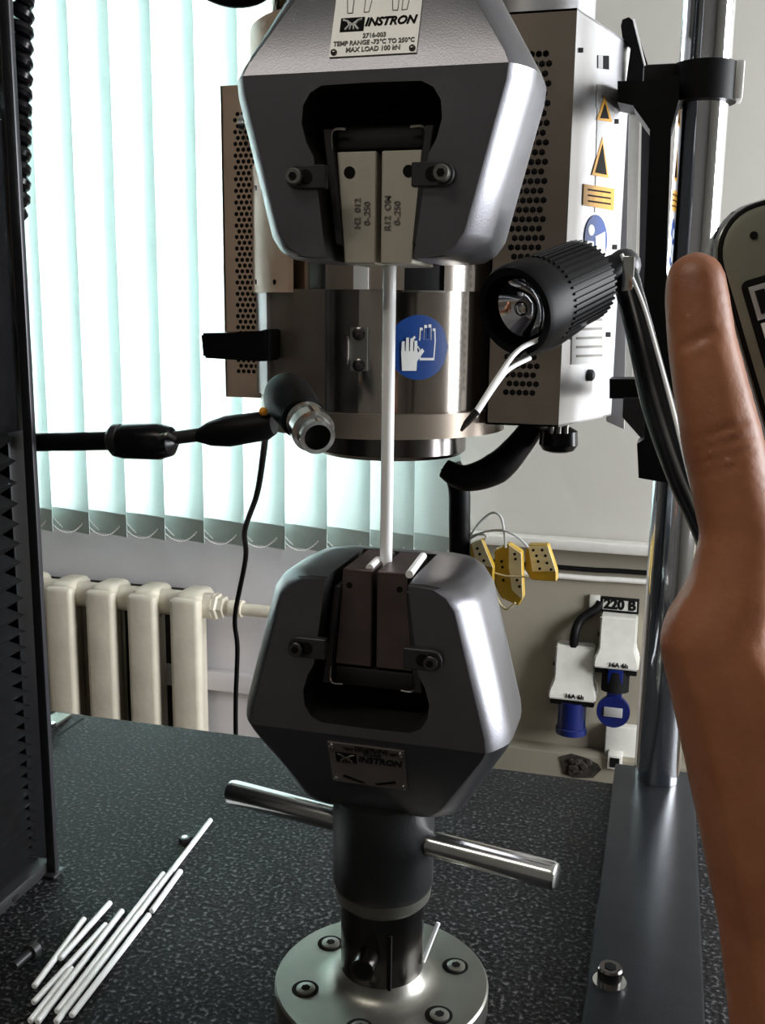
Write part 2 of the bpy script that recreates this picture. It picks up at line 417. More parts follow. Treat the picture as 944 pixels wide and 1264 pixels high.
# 220 V sign
n_ = V((0, -1, 0)); SY = WY-.018
def sq(px0, py0, px1, py1, Y): 
    a = onY(px0, py0, Y); c = onY(px1, py1, Y); return a, c
a, c = sq(742, 736, 788, 757, SY)
sg = thing('voltage_sign', ((a.x+c.x)/2, WY-.013, c.z), 'small black framed sign reading 220 over the wall sockets', 'sign')
b = MB(); b.box((a.x, SY-.003, c.z-.002), (c.x, WY-.0125, a.z), .001); b.build('frame', M['ink'], sg)
b = MB(); b.box((a.x+.005, SY-.0042, c.z+.004), (c.x-.005, SY-.002, a.z-.006)); b.build('face', M['sign'], sg)
text('lettering', '220 B', .034, ((a.x+c.x)/2, SY-.0046, (a.z+c.z)/2), (1, 0, 0), (0, 0, 1), M['ink'], sg, bold=.0019, sx=.95)
a, c = sq(728, 734, 740, 750, SY)
b = MB(); b.box((a.x, SY-.004, c.z), (c.x, WY-.012, a.z), .001); tag(b.build('junction_cover', M['sign']), 'small blank pale cover plate left of the voltage sign', 'cover plate')

# wall sockets: cream angled hoods with blue industrial couplers
def hood(px0, py0, px1, py1, label, lid):
    Yw = WY-.012; Yf = Yw-.075
    a = onY(px0, py0, Yf); c = onY(px1, py1, Yf)
    xm = (a.x+c.x)/2; hw = (c.x-a.x)/2; zt, zb = a.z, c.z; h = zt-zb
    t = thing('wall_socket', (xm, Yw, zb), label, 'socket')
    b = MB()
    R = [[(xm-hw*.82, Yw, zt), (xm+hw*.82, Yw, zt), (xm+hw*.82, Yw-.045, zt), (xm-hw*.82, Yw-.045, zt)],
         [(xm-hw*.82, Yw, zb+h*.35), (xm+hw*.82, Yw, zb+h*.35), (xm+hw*.82, Yw-.06, zb+h*.35), (xm-hw*.82, Yw-.06, zb+h*.35)],
         [(xm-hw, Yw, zb+h*.15), (xm+hw, Yw, zb+h*.15), (xm+hw, Yf, zb+h*.15), (xm-hw, Yf, zb+h*.15)],
         [(xm-hw, Yw, zb), (xm+hw, Yw, zb), (xm+hw, Yf-.004, zb), (xm-hw, Yf-.004, zb)]]
    b.loft(R); bmesh.ops.bevel(b.bm, geom=b.bm.edges[:], offset=.004, segments=2, affect='EDGES')
    b.build('hood', M['socket'], t, ang=30)
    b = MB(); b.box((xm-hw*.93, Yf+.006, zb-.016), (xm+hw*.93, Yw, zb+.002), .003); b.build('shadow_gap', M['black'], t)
    b = MB(); b.cyl((xm-hw*.9, Yw-.045, zb+h*.62), (xm-hw*.81, Yw-.045, zb+h*.62), .005, n=10); b.build('screw', M['ink'], t)
    text('marking', '16A 6h', .016, (xm+hw*.1, Yf-.0035, zb+h*.09), (1, 0, 0), (0, 0, 1), M['ink'], t, bold=.0006)
    b = MB(); d = V((0, -.18, -1))
    p = V((xm, Yw-.045, zb-.012))
    if lid:
        b.cyl(p, p+V((0, -.005, -.05)), hw*.62, n=24); b.build('inlet', M['ink'], t)
        q = p+V((0, -.028, -.095))
        b = MB(); b.cyl(q+V((0, .006, 0)), q+V((0, -.008, 0)), hw*.74, n=32); o = b.build('lid', M['pblue'], t)
        b = MB(); b.box(q+V((-.022, -.011, -.012)), q+V((.022, -.0078, .012)), .001); b.build('label_plate', M['label'], o)
        b = MB(); b.box((xm-.018, Yf-.002, zb-.09), (xm+.018, Yf+.012, zb-.002), .003); b.build('hinge', M['pblue'], t)
    else:
        b.lathe([(0, hw*.60), (.065, hw*.60), (.068, hw*.66), (.082, hw*.66)], p, V((0, -.06, -1)), 28); b.build('coupler', M['pblue'], t)
    return t
s1 = hood(679, 800, 735, 868, 'cream wall socket with blue plug collar hanging lower left of the pair', False)
s2 = hood(735, 764, 788, 829, 'cream wall socket with blue round lid, directly under the voltage sign', True)
p1 = onY(708, 800, WY-.05); p2 = onY(735, 752, WY-.02)
b = MB(); b.tube([p1+V((0, .012, -.02)), p1+V((0, .0, .03)), (p1+p2)/2+V((-.012, .0, .02)), p2, p2+V((.01, .005, .02))], .011, n=12)
tag(b.build('socket_cable', M['black']), 'thick black cable curving down into the lower wall socket', 'cable')
a, c = sq(748, 893, 786, 940, WY-.03)
b = MB(); b.box((a.x, WY-.045, c.z-.3), (c.x+.02, WY-.012, a.z), .004); tag(b.build('cable_duct', M['socket']), 'pale vertical cable duct below the blue lidded socket', 'duct')
a, c = sq(753, 934, 764, 947, WY-.075)
b = MB(); b.box((a.x-.006, WY-.08, c.z-.006), (c.x+.006, WY-.045, a.z+.006), .002); jb = b.build('duct_outlet', M['socket']); tag(jb, 'tiny square outlet box with dark opening on the duct', 'outlet')
b = MB(); b.box((a.x, WY-.0815, c.z), (c.x, WY-.0795, a.z)); b.build('opening', M['ink'], jb)
# broken plaster hole
b = MB(); pts = [(690, 934), (705, 930), (722, 935), (738, 943), (742, 950), (732, 960), (708, 960), (694, 955)]
P3 = [onY(x, y, WY-.071) for x, y in pts]; b.prism(P3, V((0, -.001, 0))); hb = b.build('broken_hole', M['hole']); tag(hb, 'ragged dark hole broken into the plaster ledge above the deck', 'hole')
b = MB()
for i in range(12):
    q = onY(random.uniform(703, 732), random.uniform(938, 956), WY-.076); bmesh.ops.create_icosphere(b.bm, subdivisions=1, radius=random.uniform(.006, .014), matrix=Matrix.Translation(q) @ Matrix.Diagonal((1, .5, 1, 1)))
b.build('rubble', M['hole'], hb, smooth=False)['kind'] = 'stuff'

# ------------------------------------------------------------------ machine deck
dk = thing('machine_base', (0, .05, FZ), 'black base of the testing machine topped with a speckled anti slip mat', 'machine base')
b = MB(); b.box((-1.15, -.42, -.09), (.62, .415, -.004), .004); b.build('frame_top', M['colb'], dk)
b = MB(); b.box((-1.14, -.41, -.004), (.61, .415, 0), .0015); b.build('top_mat', M['deck'], dk)
b = MB(); b.box((-1.0, -.3, FZ), (.5, .36, -.09), .01); b.build('pedestal', M['colb'], dk)
pl = MB(); pl.box((.146, -.40, 0), (.2285, .424, .02), .0025); pl.build('side_plate', M['plate'], dk)
# bolt on the side plate
def cap_screw(c, r, h, parent, name='socket_bolt', washer=0, m='steel', axis=V((0, 0, 1)), mh='ink'):
    c = V(c); a = axis.normalized()
    o = None
    b = MB(); b.lathe([(0, r), (h*.9, r), (h, r*.88)], c, a, 24, cap=True)
    if parent is None: o = b.build(name, M[m])
    else: o = b.build(name, M[m], parent)
    b = MB(); b.lathe([(0, r*.52), (.0006, r*.52)], c+a*h, a, 6); b.build('hex_recess', M[mh], o, smooth=False)
    if washer:
        b = MB(); b.lathe([(0, washer), (.0025, washer)], c-a*.0003, a, 28); b.build('washer', M['steel'], o)
    return o
p = onZ(752, 1214, .02)
o = cap_screw((p.x, p.y, .0203), .0090, .0135, None, washer=.0122, m='stem')
tag(o, 'black socket head bolt with bright washer on the side plate', 'bolt')
# grey bracket at the rear left edge
a = onZ(66, 905, 0); c2 = onZ(100, 884, 0)
br = MB(); br.box((a.x-.03, .33, .0), (c2.x-.01, .405, .004), .001); br = br.build('corner_bracket', M['flange']); tag(br, 'flat grey metal bracket at the rear left edge of the deck', 'bracket')
b = MB(); q = onZ(72, 892, .004); b.cyl((q.x, .36, .004), (q.x, .36, .010), .006, n=6); b.build('bolt', M['steel'], br)
b = MB(); b.box((q.x+.02, .34, .0042), (q.x+.024, .395, .0046)); b.build('slot', M['ink'], br)

# ------------------------------------------------------------------ left column with bellows
lc = thing('machine_column', (-.40, 0, 0), 'black left column of the machine with pleated bellows and grey edge strip', 'column')
b = MB()
zs = [.012]; ph = .0042
while zs[-1] < 1.0:
    zs.append(zs[-1]+ph); ph = min(ph*1.014, .012)
prof = []
for i, z in enumerate(zs): prof.append((.0 if i % 2 else .011, z))
ring = []
for dx, z in prof:
    x1 = -.340-dx; y0, y1 = -.20-(.0 if dx else .009), .0765-dx*.8
    ring.append([(x1, y0, z), (x1, y1, z), (-.47+dx, y1, z), (-.47+dx, y0, z)])
b.loft(ring); b.build('bellows', M['bellow'], lc, smooth=False)
b = MB(); b.box((-.49, -.22, 0), (-.333, .085, .012), .002); b.build('bellows_foot', M['bracket'], lc)
b = MB(); b.box((-.50, .0845, 0), (-.352, .115, 1.05), .003); b.build('rear_cover', M['colb'], lc)
b = MB(); b.box((-.3335, .078, 0), (-.3245, .084, 1.05), .001); b.build('edge_strip', M['colstrip'], lc)
b = MB(); q = onZ(76, 1081, 0); b.box((-.333, .072, 0), (-.322, .090, .003), .001); b.build('strip_foot', M['bracket'], lc)
# upper front cover, hides the bellows above
b = MB()
P0 = [(-.338, -.10), (-.334, -.02), (-.334, .06), (-.336, .082), (-.352, .082), (-.352, -.10)]
b.loft([[(x, y, z) for x, y in P0] for z in (.40, 1.05)]); b.build('side_cover', M['blackg'], lc, ang=50)
b = MB(); b.tube([(-.333, .045, .56), (-.333, .045, 1.0)], .0045, n=14, smooth=False); b.build('guide_rod', M['steel'], lc)
# bellows foot screw
q = onY(24, 1104, -.0)
b = MB(); b.cyl((-.3335, q.y+.03, .006), (-.331, q.y+.03, .006), .003, n=10); b.build('screw', M['steel'], lc)

# coiled cable behind the column, top left
pts = []
A = onY(27, -60, .22); B = onY(21, 262, .22)
L_ = (B-A).length; turns = 17; N_ = turns*16
ax = (B-A).normalized()
for i in range(N_+1):
    t = i/N_; a_ = 2*PI*turns*t
    pts.append(A+(B-A)*t+V((math.cos(a_)*.0065, math.sin(a_)*.0065, 0)))
pts.append(pts[-1]+V((-.02, .0, -.02))); pts.append(pts[-1]+V((-.02, 0, -.35)))
pts.insert(0, pts[0]+V((0, 0, .4)))
b = MB(); b.tube(pts, .0060, n=8, smooth=False); tag(b.build('coiled_cable', M['blackg']), 'black coiled cable hanging beside the left column at the top', 'cable')

# ------------------------------------------------------------------ wedge grips
MID = .4315; KSL = .38
def grip(up, name, label):
    s = 1 if up else -1
    Z = lambda v: MID+s*v
    t = thing(name, (0, 0, Z(.0985) if up else Z(.27)), label, 'grip')
    # half outline of the outer body (|x|, v)
    def outline(inset, kk=0):
        w = .0925-inset; m0 = .0985+inset*.12
        pts = [(w-.046, m0), (w-.036, m0+.0012), (w-.028, m0+.006), (w-.0225, m0+.014), (w-.001, .196), (w, .205), (w-.003, .212),
               (w-.0325, .262-inset*.3), (w-.038, .268-inset*.3), (w-.047, .271-inset*.3)]
        return pts
    rings = []
    for y, ins in ((-.0500, .0130), (-.0492, .0120), (-.0450, .0085), (-.0380, .0045), (-.0305, .0011), (-.021, 0), (.015, 0), (.028, .0012), (.040, .005), (.048, .011)):
        o = outline(ins); full = [(x, v) for x, v in o]+[(-x, v) for x, v in reversed(o)]
        r = []
        for x, v in full:
            yy = y
            if v > .205: yy = y*(1-(v-.205)*KSL/.05)
            r.append((x, yy, Z(v)))
        rings.append(r)
    b = MB(); b.loft(rings, cap=False)
    # caps with explicit crease strips
    for R_ in (rings[0], rings[-1]):
        n = len(R_)//2
        vv = [b.bm.verts.new(V(p)) for p in R_]
        for i in range(n-1): b.bm.faces.new((vv[i], vv[i+1], vv[2*n-2-i], vv[2*n-1-i]))
    bmesh.ops.remove_doubles(b.bm, verts=b.bm.verts[:], dist=1e-6)
    body = b.build('body', M['grip'], t, ang=24)
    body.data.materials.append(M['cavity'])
    # mouth cut
    h = [(.0, .09), (.0262, .09), (.0270, .0985), (.0350, .158), (.0395, .166), (.0425, .177), (.0415, .187), (.037, .194), (.030, .1975), (0, .198)]
    full = [(x, v) for x, v in h]+[(-x, v) for x, v in reversed(h[1:-1])]
    c = MB(); c.prism([(x, -.07, Z(v)) for x, v in full], (0, .105, 0)); cut(body, c)
    # hard crease where the tapered face starts
    og = ORG[t.name]
    for e in body.data.edges:
        va, vb = (body.data.vertices[i].co+og for i in e.vertices)
        if all(abs(abs(q.z-MID)-.205) < 4e-4 and q.y < -.0435 for q in (va, vb)) and abs(va.x-vb.x) > .004: e.use_edge_sharp = True
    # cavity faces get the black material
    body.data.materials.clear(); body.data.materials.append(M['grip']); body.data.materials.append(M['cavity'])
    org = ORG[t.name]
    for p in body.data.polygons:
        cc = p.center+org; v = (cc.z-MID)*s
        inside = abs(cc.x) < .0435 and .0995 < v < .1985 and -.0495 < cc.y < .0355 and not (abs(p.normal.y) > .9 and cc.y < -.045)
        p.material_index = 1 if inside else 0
    # jaws
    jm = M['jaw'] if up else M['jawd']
    yj = -.031; jo = .0012 if up else .0
    for sx in (-1, 1):
        pl_ = [(sx*.0016, .097), (sx*.0215, .097), (sx*.0268, .163), (sx*.0016, .163)]
        b = MB(); b.prism([(x, yj, Z(v)) for x, v in pl_], (0, .058, 0))
        bmesh.ops.bevel(b.bm, geom=b.bm.edges[:], offset=.0007, segments=1, affect='EDGES')
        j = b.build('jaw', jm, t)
        b = MB(); hc = V((sx*.0185, yj, Z(.151))) if up else V((sx*.017, yj, Z(.108)))
        b.cyl(hc+V((0, .0002, 0)), hc+V((0, -.0004, 0)), .0036 if up else .002, n=20); b.build('pin_hole', M['ink'], j)
        if up:
            for k, (tx, dx) in enumerate((('H2  012' if sx < 0 else 'R12  OM', 0), ('0-.250', 1))):
                text('stamping', tx, .0055, (sx*.0075+(.0025 if dx else -.0035)+sx*.002, yj-.0004, Z(.127)), (0, 0, 1), (-1, 0, 0), M['inkg'], j, bold=.0001)
        # retainer bar and bent top lip
        b = MB(); o_ = .0012
        b.prism([(sx*(.0222), yj-.004, Z(.108)), (sx*.0262, yj-.004, Z(.108)), (sx*.0345, yj-.004, Z(.176)), (sx*.0285, yj-.004, Z(.176))], (0, .02, 0))
        bmesh.ops.bevel(b.bm, geom=b.bm.edges[:], offset=.0008, segments=1, affect='EDGES')
        rb = b.build('retainer_bar', M['bracket'], t)
        b = MB(); b.tube([(sx*.0287, yj-.0035, Z(.164)), (sx*.0290, yj-.0035, Z(.172)), (sx*.027, yj-.0035, Z(.1755)), (sx*.020, yj-.0035, Z(.1755))], .0008, n=6)
        b.build('lip', M['steel'], rb)
        # ear with cap screw
        vE = .146; xs = .0445
        b = MB(); pts = [(sx*.026, vE-.0068), (sx*xs, vE-.0068)]
        for k in range(1, 8):
            a_ = -PI/2+PI*k/8; pts.append((sx*(xs+.0068*math.cos(a_)), vE+.0068*math.sin(a_)))
        pts += [(sx*xs, vE+.0068), (sx*.026, vE+.0068)]
        b.prism([(x, -.0545, Z(v)) for x, v in pts], (0, .006, 0)); bmesh.ops.bevel(b.bm, geom=b.bm.edges[:], offset=.0006, segments=1, affect='EDGES')
        ear = b.build('ear', M['bracket'], t)
        b = MB(); b.cyl((sx*(xs-.006), -.0546, Z(vE)), (sx*(xs-.006), -.055, Z(vE)), .0042, n=16); b.build('slot', M['ink'], ear)
        cap_screw((sx*xs, -.0546, Z(vE)), .0048, .0055, ear, 'cap_screw', m='flange' if up else 'stem', axis=V((0, -1, 0)))
    # crosspiece behind the jaws
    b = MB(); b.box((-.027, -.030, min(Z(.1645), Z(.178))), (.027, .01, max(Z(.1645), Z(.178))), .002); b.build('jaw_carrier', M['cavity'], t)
    # nameplate on the tapered face
    n = V((0, -1, s*-KSL)); 
    n = V((0, -1, 0))-V((0, 0, 1))*(-s*KSL); n.normalize()
    sd = V((0, KSL, s)).normalized()        # along the slope, away from the mouth
    def S(x, d, out=0): return V((x, -.05, Z(.205)))+sd*d+n*out
    def quad(x0, x1, d0, d1, o=.0): return [S(x0, d0, o), S(x1, d0, o), S(x1, d1, o), S(x0, d1, o)]
    hi = 1 if up else -1
    d0, d1 = (.0085, .060) if up else (.0065, .042)
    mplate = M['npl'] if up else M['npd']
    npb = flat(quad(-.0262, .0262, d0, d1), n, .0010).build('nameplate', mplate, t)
    for x in (-.0235, .0235):
        for d in (d0+.0028, d1-.0028):
            b = MB(); b.lathe([(0, .0020), (.0009, .0018), (.0014, .0009)], S(x, d, .001), n, 12); b.build('rivet', M['stem' if up else 'steel'], npb)
    yd = sd*s     # reading direction up
    if up:
        rows = [('MAX LOAD 100 kN', .0122, .0042), ('TEMP RANGE -73°C TO 250°C', .0165, .0040), ('2716-003', .0208, .0040)]
        for tx, d, sz in rows: text('lettering', tx, sz, S(0, d, .0012), (1, 0, 0), yd, M['inkg'], npb, bold=.00008, sx=.92)
        ld, lx0, lx1, lh = .0285, -.0215, -.0070, .0088
        text('lettering', 'INSTRON', .0072, S(.0085, ld+.0008, .0012), (1, 0, 0), yd, M['ink'], npb, bold=.00025, shear=.25, sx=.98)
        for cxp in (-.0115, .0135):
            g = .0035 if cxp < 0 else .0012
            for q_ in (-1, 1):
                b = MB(); T = [(cxp+q_*g, .036), (cxp+q_*(g+.003), .036), (cxp+q_*(g+.0042), .0455), (cxp+q_*g, .0455)]
                ps = [S(x, d, .00125) for x, d in T]; b.tube(ps+[ps[0]], .00022, n=5, smooth=False); b.build('wedge_drawing', M['inkg'], npb)
        for q_ in (-1, 1):
            flat([S(q_*.003, .0485, .001), S(q_*.017, .052, .001), S(q_*.017, .0535, .001), S(q_*.006, .0495, .001)], n, .0003).build('arrow_mark', M['ink'], npb)
    else:
        ld, lx0, lx1, lh = .0185, -.0215, -.0072, .0085
        text('lettering', 'INSTRON', .0070, S(.0085, ld, .0012), (1, 0, 0), yd, M['ink'], npb, bold=.0002, shear=.25, sx=.98)
        for tx, d, sz in (('2716-003', .0135, .0036), ('TEMP RANGE -73°C TO 250°C', .0105, .0033), ('MAX LOAD 100 kN', .0072+.001, .0030)):
            text('lettering', tx, sz, S(0.004, d, .0012), (1, 0, 0), yd, M['ink'], npb, sx=.9)
        for q_ in (-1, 1):
            flat([S(q_*.003, .0395, .001), S(q_*.018, .0345, .001), S(q_*.0185, .0365, .001), S(q_*.006, .0402, .001)], n, .0003).build('arrow_mark', M['ink'], npb)
    lg = flat(quad(lx0, lx1, ld-lh/2, ld+lh/2, .001), n, .0003).build('logo', M['ink'], npb)
    cx_ = (lx0+lx1)/2
    def L2(u, v_): return S(cx_+u, ld+s*v_, .0014)
    lm = M['pwhite'] if up else M['npd']
    b = MB()
    for q_ in (-1, 1):
        b.tube([L2(q_*.0058, .0030), L2(q_*.0030, .0022), L2(q_*.0016, -.0004), L2(q_*.0040, -.0034)], .0007, n=5, smooth=False)
        b.tube([L2(q_*.0030, .0022), L2(-q_*.0008, -.0006), L2(-q_*.0012, -.0034)], .0005, n=5, smooth=False)
    # a sub-part would be a fourth level: join strokes with the plate-level mark
    mk = b.build('logo_figures', lm, npb)
    return t
ug = grip(True, 'wedge_grip', 'upper grey wedge grip with pale jaws, mouth facing down')
lg_ = grip(False, 'wedge_grip', 'lower grey wedge grip with dark jaws, mouth facing up')
# upper grip's shank to the crosshead
b = MB(); b.cyl((0, 0, MID+.268), (0, 0, 1.2), .036, n=40); b.build('shank', M['sleeve'], ug)
# lower grip neck
b = MB(); b.lathe([(.096, .0345), (.100, .0362), (.166, .0362)], (0, 0, 0), V((0, 0, 1)), 48); b.build('neck', M['sleeve'], lg_)
b = MB(); b.lathe([(.084, .0310), (.088, .0345), (.0955, .0352)], (0, 0, 0), V((0, 0, 1)), 48); b.build('neck_ring', M['flange'], lg_)
# specimen clips on the lower jaw top
for px0, py0, px1, py1 in ((456, 703, 466, 693), (505, 711, 522, 688)):
    b = MB(); A = onZ(px0, py0, Z_ := MID-.0975); B = onZ(px1, py1, Z_); b.tube([A+V((0, 0, .001)), B+V((0, 0, .001))], .0026, n=10, smooth=False); b.build('locating_pin', M['white'], lg_)
# tommy bar
dv = V((.256, -.0503, 0)).normalized()
tb = thing('tommy_bar', (0, 0, .1255), 'polished steel bar passed through the neck of the lower grip', 'lever bar')
for sg_ in (-1, 1):
    L = .1335 if sg_ < 0 else .129
    b = MB(); b.lathe([(0, .0088), (L-.036-.004, .0094), (L-.036-.001, .0086), (L-.036, .007)], V((0, 0, .135))+dv*sg_*.0355, dv*sg_, 28); b.build('bar_half', M['steel'], tb)

# flange adapter
fa = thing('flange_adapter', (0, 0, 0), 'round bolted steel flange with upright dark stem under the lower grip', 'adapter')
b = MB(); b.lathe([(.0, .0784), (.0165, .0784), (.018, .077), (.018, .048)], (0, 0, 0), V((0, 0, 1)), 96, cap=False)
b.lathe([(.018, .048), (.0182, .043), (.0205, .0365), (.025, .0325), (.030, .0301)], (0, 0, 0), V((0, 0, 1)), 96, cap=False); fb = b.build('flange', M['flange'], fa, ang=30)
c = None
b = MB(); b.lathe([(.0, .0300), (.084, .0302)], (0, 0, .0005), V((0, 0, 1)), 48); st = b.build('stem', M['stem'], fa)
for k in range(6):
    a_ = math.radians(30+60*k); q = V((.057*math.cos(a_), .057*math.sin(a_), .018))
    b = MB(); b.lathe([(0, .0098), (.0004, .0098)], q, V((0, 0, 1)), 28); r_ = b.build('counterbore', M['ink'], fa)
    b = MB(); b.lathe([(0, .0068), (.0018, .0068), (.0022, .006)], q+V((.0008, -.0012, .0002)), V((0, 0, 1)), 24); sb = b.build('socket_bolt', M['flange'], fa)
    b = MB(); b.lathe([(0, .0035), (.0002, .0035)], q+V((.0008, -.0012, .0024)), V((0, 0, 1)), 6); b.build('hex_recess', M['ink'], sb, smooth=False)
q = onY(452, 1192, -.036)
b = MB(); b.cyl((q.x, -.020, q.z+.003), (q.x, -.046, q.z+.003), .0082, n=24); pn = b.build('clevis_pin', M['stem'], fa)
b = MB(); b.cyl((q.x, -.046, q.z+.003), (q.x, -.0463, q.z+.003), .0062, n=24); b.build('pin_face', M['ink'], pn)
b = MB(); b.box((.012, -.0292, .030), (.0125+.002, -.0262, .072)); b.build('slit', M['ink'], st)
A = onZ(521, 1190, .0225); B = A+V((.010, .012, .047)); B = onY(541, 1139, A.y+.012)
b = MB(); b.tube([A, B], .0016, n=10, smooth=False); tag(b.build('locking_pin', M['rodw']), 'thin white pin leaning against the right side of the stem', 'pin')

# specimen
b = MB(); b.lathe([(0, .0038), (.002, .0042), (.0275, .0042), (.224, .0042), (.226, .0038)], (.0, -.003, MID-.113), V((0, 0, 1)), 24)
tag(b.build('test_specimen', M['white']), 'white round rod clamped upright between the upper and lower grips', 'test rod')

# rods lying on the deck
rods = [((104, 1134), (42, 1218), 'short white rod lying farthest left in the pile'),
 ((136, 1114), (74, 1184), 'short white rod second from the left, upper in the pile'),
 ((131, 1141), (41, 1238), 'white rod third from the left, just below the two short ones'),
 ((151, 1124), (46, 1262), 'white rod crossing the pile centre with tip above its neighbour'),
 ((89, 1195), (37, 1261), 'shortest white rod tucked in at the lower left of the pile'),
 ((202, 1078), (70, 1249), 'long white rod third from the right edge of the pile'),
 ((260, 1012), (69, 1262), 'longest white rod, reaching farthest up toward the bar lever'),
 ((223, 1075), (187, 1125), 'small white rod end to end at the upper right of the pile'),
 ((184, 1129), (88, 1254), 'long white rod at the lower right edge of the pile')]
for i, (a, c, lab) in enumerate(rods):
    h = .0026; A = onZ(*a, h); B = onZ(*c, h); d = (B-A)
    b = MB(); b.lathe([(0, .0018), (.0008, .0025), (d.length-.0008, .0025), (d.length, .0018)], A, d, 14)
    tag(b.build('specimen_rod', M['rodw']), lab, 'rod', 'white rods lying in a pile on the deck')
q = onZ(228, 1040, 0)
b = MB(); b.lathe([(0, .0055), (.006, .0055)], (q.x, q.y, 0), V((0, 0, 1)), 6); nt_ = b.build('hex_nut', M['bracket']); tag(nt_, 'small dark nut on the deck beside the longest white rod', 'nut')
b = MB(); b.cyl((q.x, q.y, .006), (q.x, q.y, .0063), .0028, n=16); b.build('bore', M['steel'], nt_)
A = onZ(17, 1193, .007); B = onZ(41, 1172, .007)
b = MB(); b.tube([A, A+(B-A)*.8], .0035, n=12, smooth=False); lb = b.build('loose_bolt', M['bracket']); tag(lb, 'dark loose bolt lying at the left end of the white rods', 'bolt')
b = MB(); b.lathe([(0, .0062), (.007, .0062)], A+(B-A)*.8, B-A, 24); hd = b.build('bolt_head', M['bracket'], lb)
b = MB(); b.lathe([(0, .0045), (.0003, .0045), (.0003, .0030), (0, .003)], A+(B-A)*.8+(B-A).normalized()*.0071, B-A, 24, cap=False); b.build('head_rim', M['steel'], hd)

# ------------------------------------------------------------------ chrome post, clamp, carrier
PX_, PY_, PR = .190, .400, .0235
cp = thing('chrome_post', (PX_, PY_, .02), 'tall polished chrome post standing on the side plate', 'post')
b = MB(); b.cyl((PX_, PY_, .0202), (PX_, PY_, 1.3), PR, n=64); b.build('tube', M['chrome'], cp)
zc = onY(870, 100, .385).z
fc = thing('furnace_carrier', (PX_, PY_, zc-.02), 'black clamp and vertical carrier bar holding the furnace to the chrome post', 'carrier')
b = MB(); b.lathe([(-.017, PR+.0003), (-.017, PR+.006), (.017, PR+.006), (.017, PR+.0003)], (PX_, PY_, zc), V((0, 0, 1)), 48, cap=False)
b.box((PX_-.055, PY_-.016, zc-.017), (PX_-PR-.001, PY_+.02, zc+.017), .003); b.build('clamp', M['black'], fc)
b = MB(); b.box((PX_+PR+.001, PY_-.012, zc-.016), (PX_+PR+.011, PY_+.014, zc+.018), .002); b.build('clamp_lug', M['npl'], fc)
cy = .37
def PY(pts, y): return [onY(x, yy, y) for x, yy in pts]
b = MB(); b.prism(PY([(795, 100), (838, 92), (838, 122), (828, 160), (822, 330), (838, 455), (850, 560), (846, 600), (822, 596), (788, 590), (786, 548), (795, 542), (800, 470), (791, 440), (797, 300), (802, 160), (782, 132), (780, 100)], cy-.03), (0, .045, 0))
b.build('carrier_bar', M['black'], fc, smooth=False)
b = MB(); b.prism(PY([(766, 32), (768, 24), (776, 21), (782, 26), (806, 100), (812, 120), (770, 120), (778, 60), (768, 46)], cy+.10), (0, .012, 0)); b.build('lever', M['blackg'], fc, smooth=False)
b = MB(); b.tube(PY([(782, 24), (798, 90)], cy+.098), .0012, n=6, smooth=False); b.build('lever_edge', M['npl'], fc)
b = MB(); b.prism(PY([(769, 492), (797, 492), (797, 542), (790, 540), (768, 515)], cy+.01), (0, .03, 0)); b.build('gusset', M['bracket'], fc, smooth=False)
b = MB(); b.prism(PY([(752, 468), (798, 468), (798, 492), (752, 492)], cy+.03), (0, .04, 0)); b.build('lower_arm', M['black'], fc, smooth=False)
b = MB(); b.prism(PY([(762, 100), (800, 100), (800, 134), (762, 126)], cy+.05), (0, .05, 0)); b.build('upper_arm', M['black'], fc, smooth=False)

# ------------------------------------------------------------------ split tube furnace
FX, FY, FR = -.118, .41, .130
fz0 = onCyl(470, 512, FX, FY, FR).z; fzb = onCyl(470, 543, FX, FY, FR).z
fn = thing('tube_furnace', (FX, FY, fzb-.03), 'stainless split tube furnace with perforated side boxes behind the grips', 'furnace')
fzt = .86
def ang(px, py, r=FR):
    p = onCyl(px, py, FX, FY, r); return math.atan2(p.y-FY, p.x-FX), p.z
def arc(a0, a1, z0, z1, r0, r1, name, m, parent=None, n=28, bev=0):
    if a1 < a0: a1 += 2*PI
    b = MB(); R = []
    for i in range(n+1):
        a_ = a0+(a1-a0)*i/n; c_, s_ = math.cos(a_), math.sin(a_)
        R.append([(FX+r0*c_, FY+r0*s_, z0), (FX+r1*c_, FY+r1*s_, z0), (FX+r1*c_, FY+r1*s_, z1), (FX+r0*c_, FY+r0*s_, z1)])
    b.loft(R); return b.build(name, m, parent or fn, ang=30)
b = MB(); b.cyl((FX, FY, fz0), (FX, FY, fzt-.06), FR-.008, n=96); b.build('drum', M['drum'], fn)
b = MB(); b.lathe([(0, FR-.02), (.0, FR), (fz0-fzb, FR), (fz0-fzb, FR-.02)], (FX, FY, fzb), V((0, 0, 1)), 96, cap=False); b.cyl((FX, FY, fzb+.001), (FX, FY, fz0-.001), FR-.015, n=64); b.build('bottom_band', M['drumb'], fn)
b = MB(); b.lathe([(0, .075), (.004, .080), (.03, .080)], (FX+.01, FY, fzb-.028), V((0, 0, 1)), 48); b.build('bottom_plug', M['stem'], fn)
ztopcap = onCyl(297, 38, FX, FY, FR).z
L0 = PI*.98
aL, _ = ang(300, 300, FR+.001)
a402, z357 = ang(402, 357); a362, _ = ang(362, 340); a333, _ = ang(334, 420); a610 = ang(606, 330)[0]
z360 = ang(350, 361)[1]; z210 = ang(318, 208)[1]
aW = -PI+.02-2*PI*0
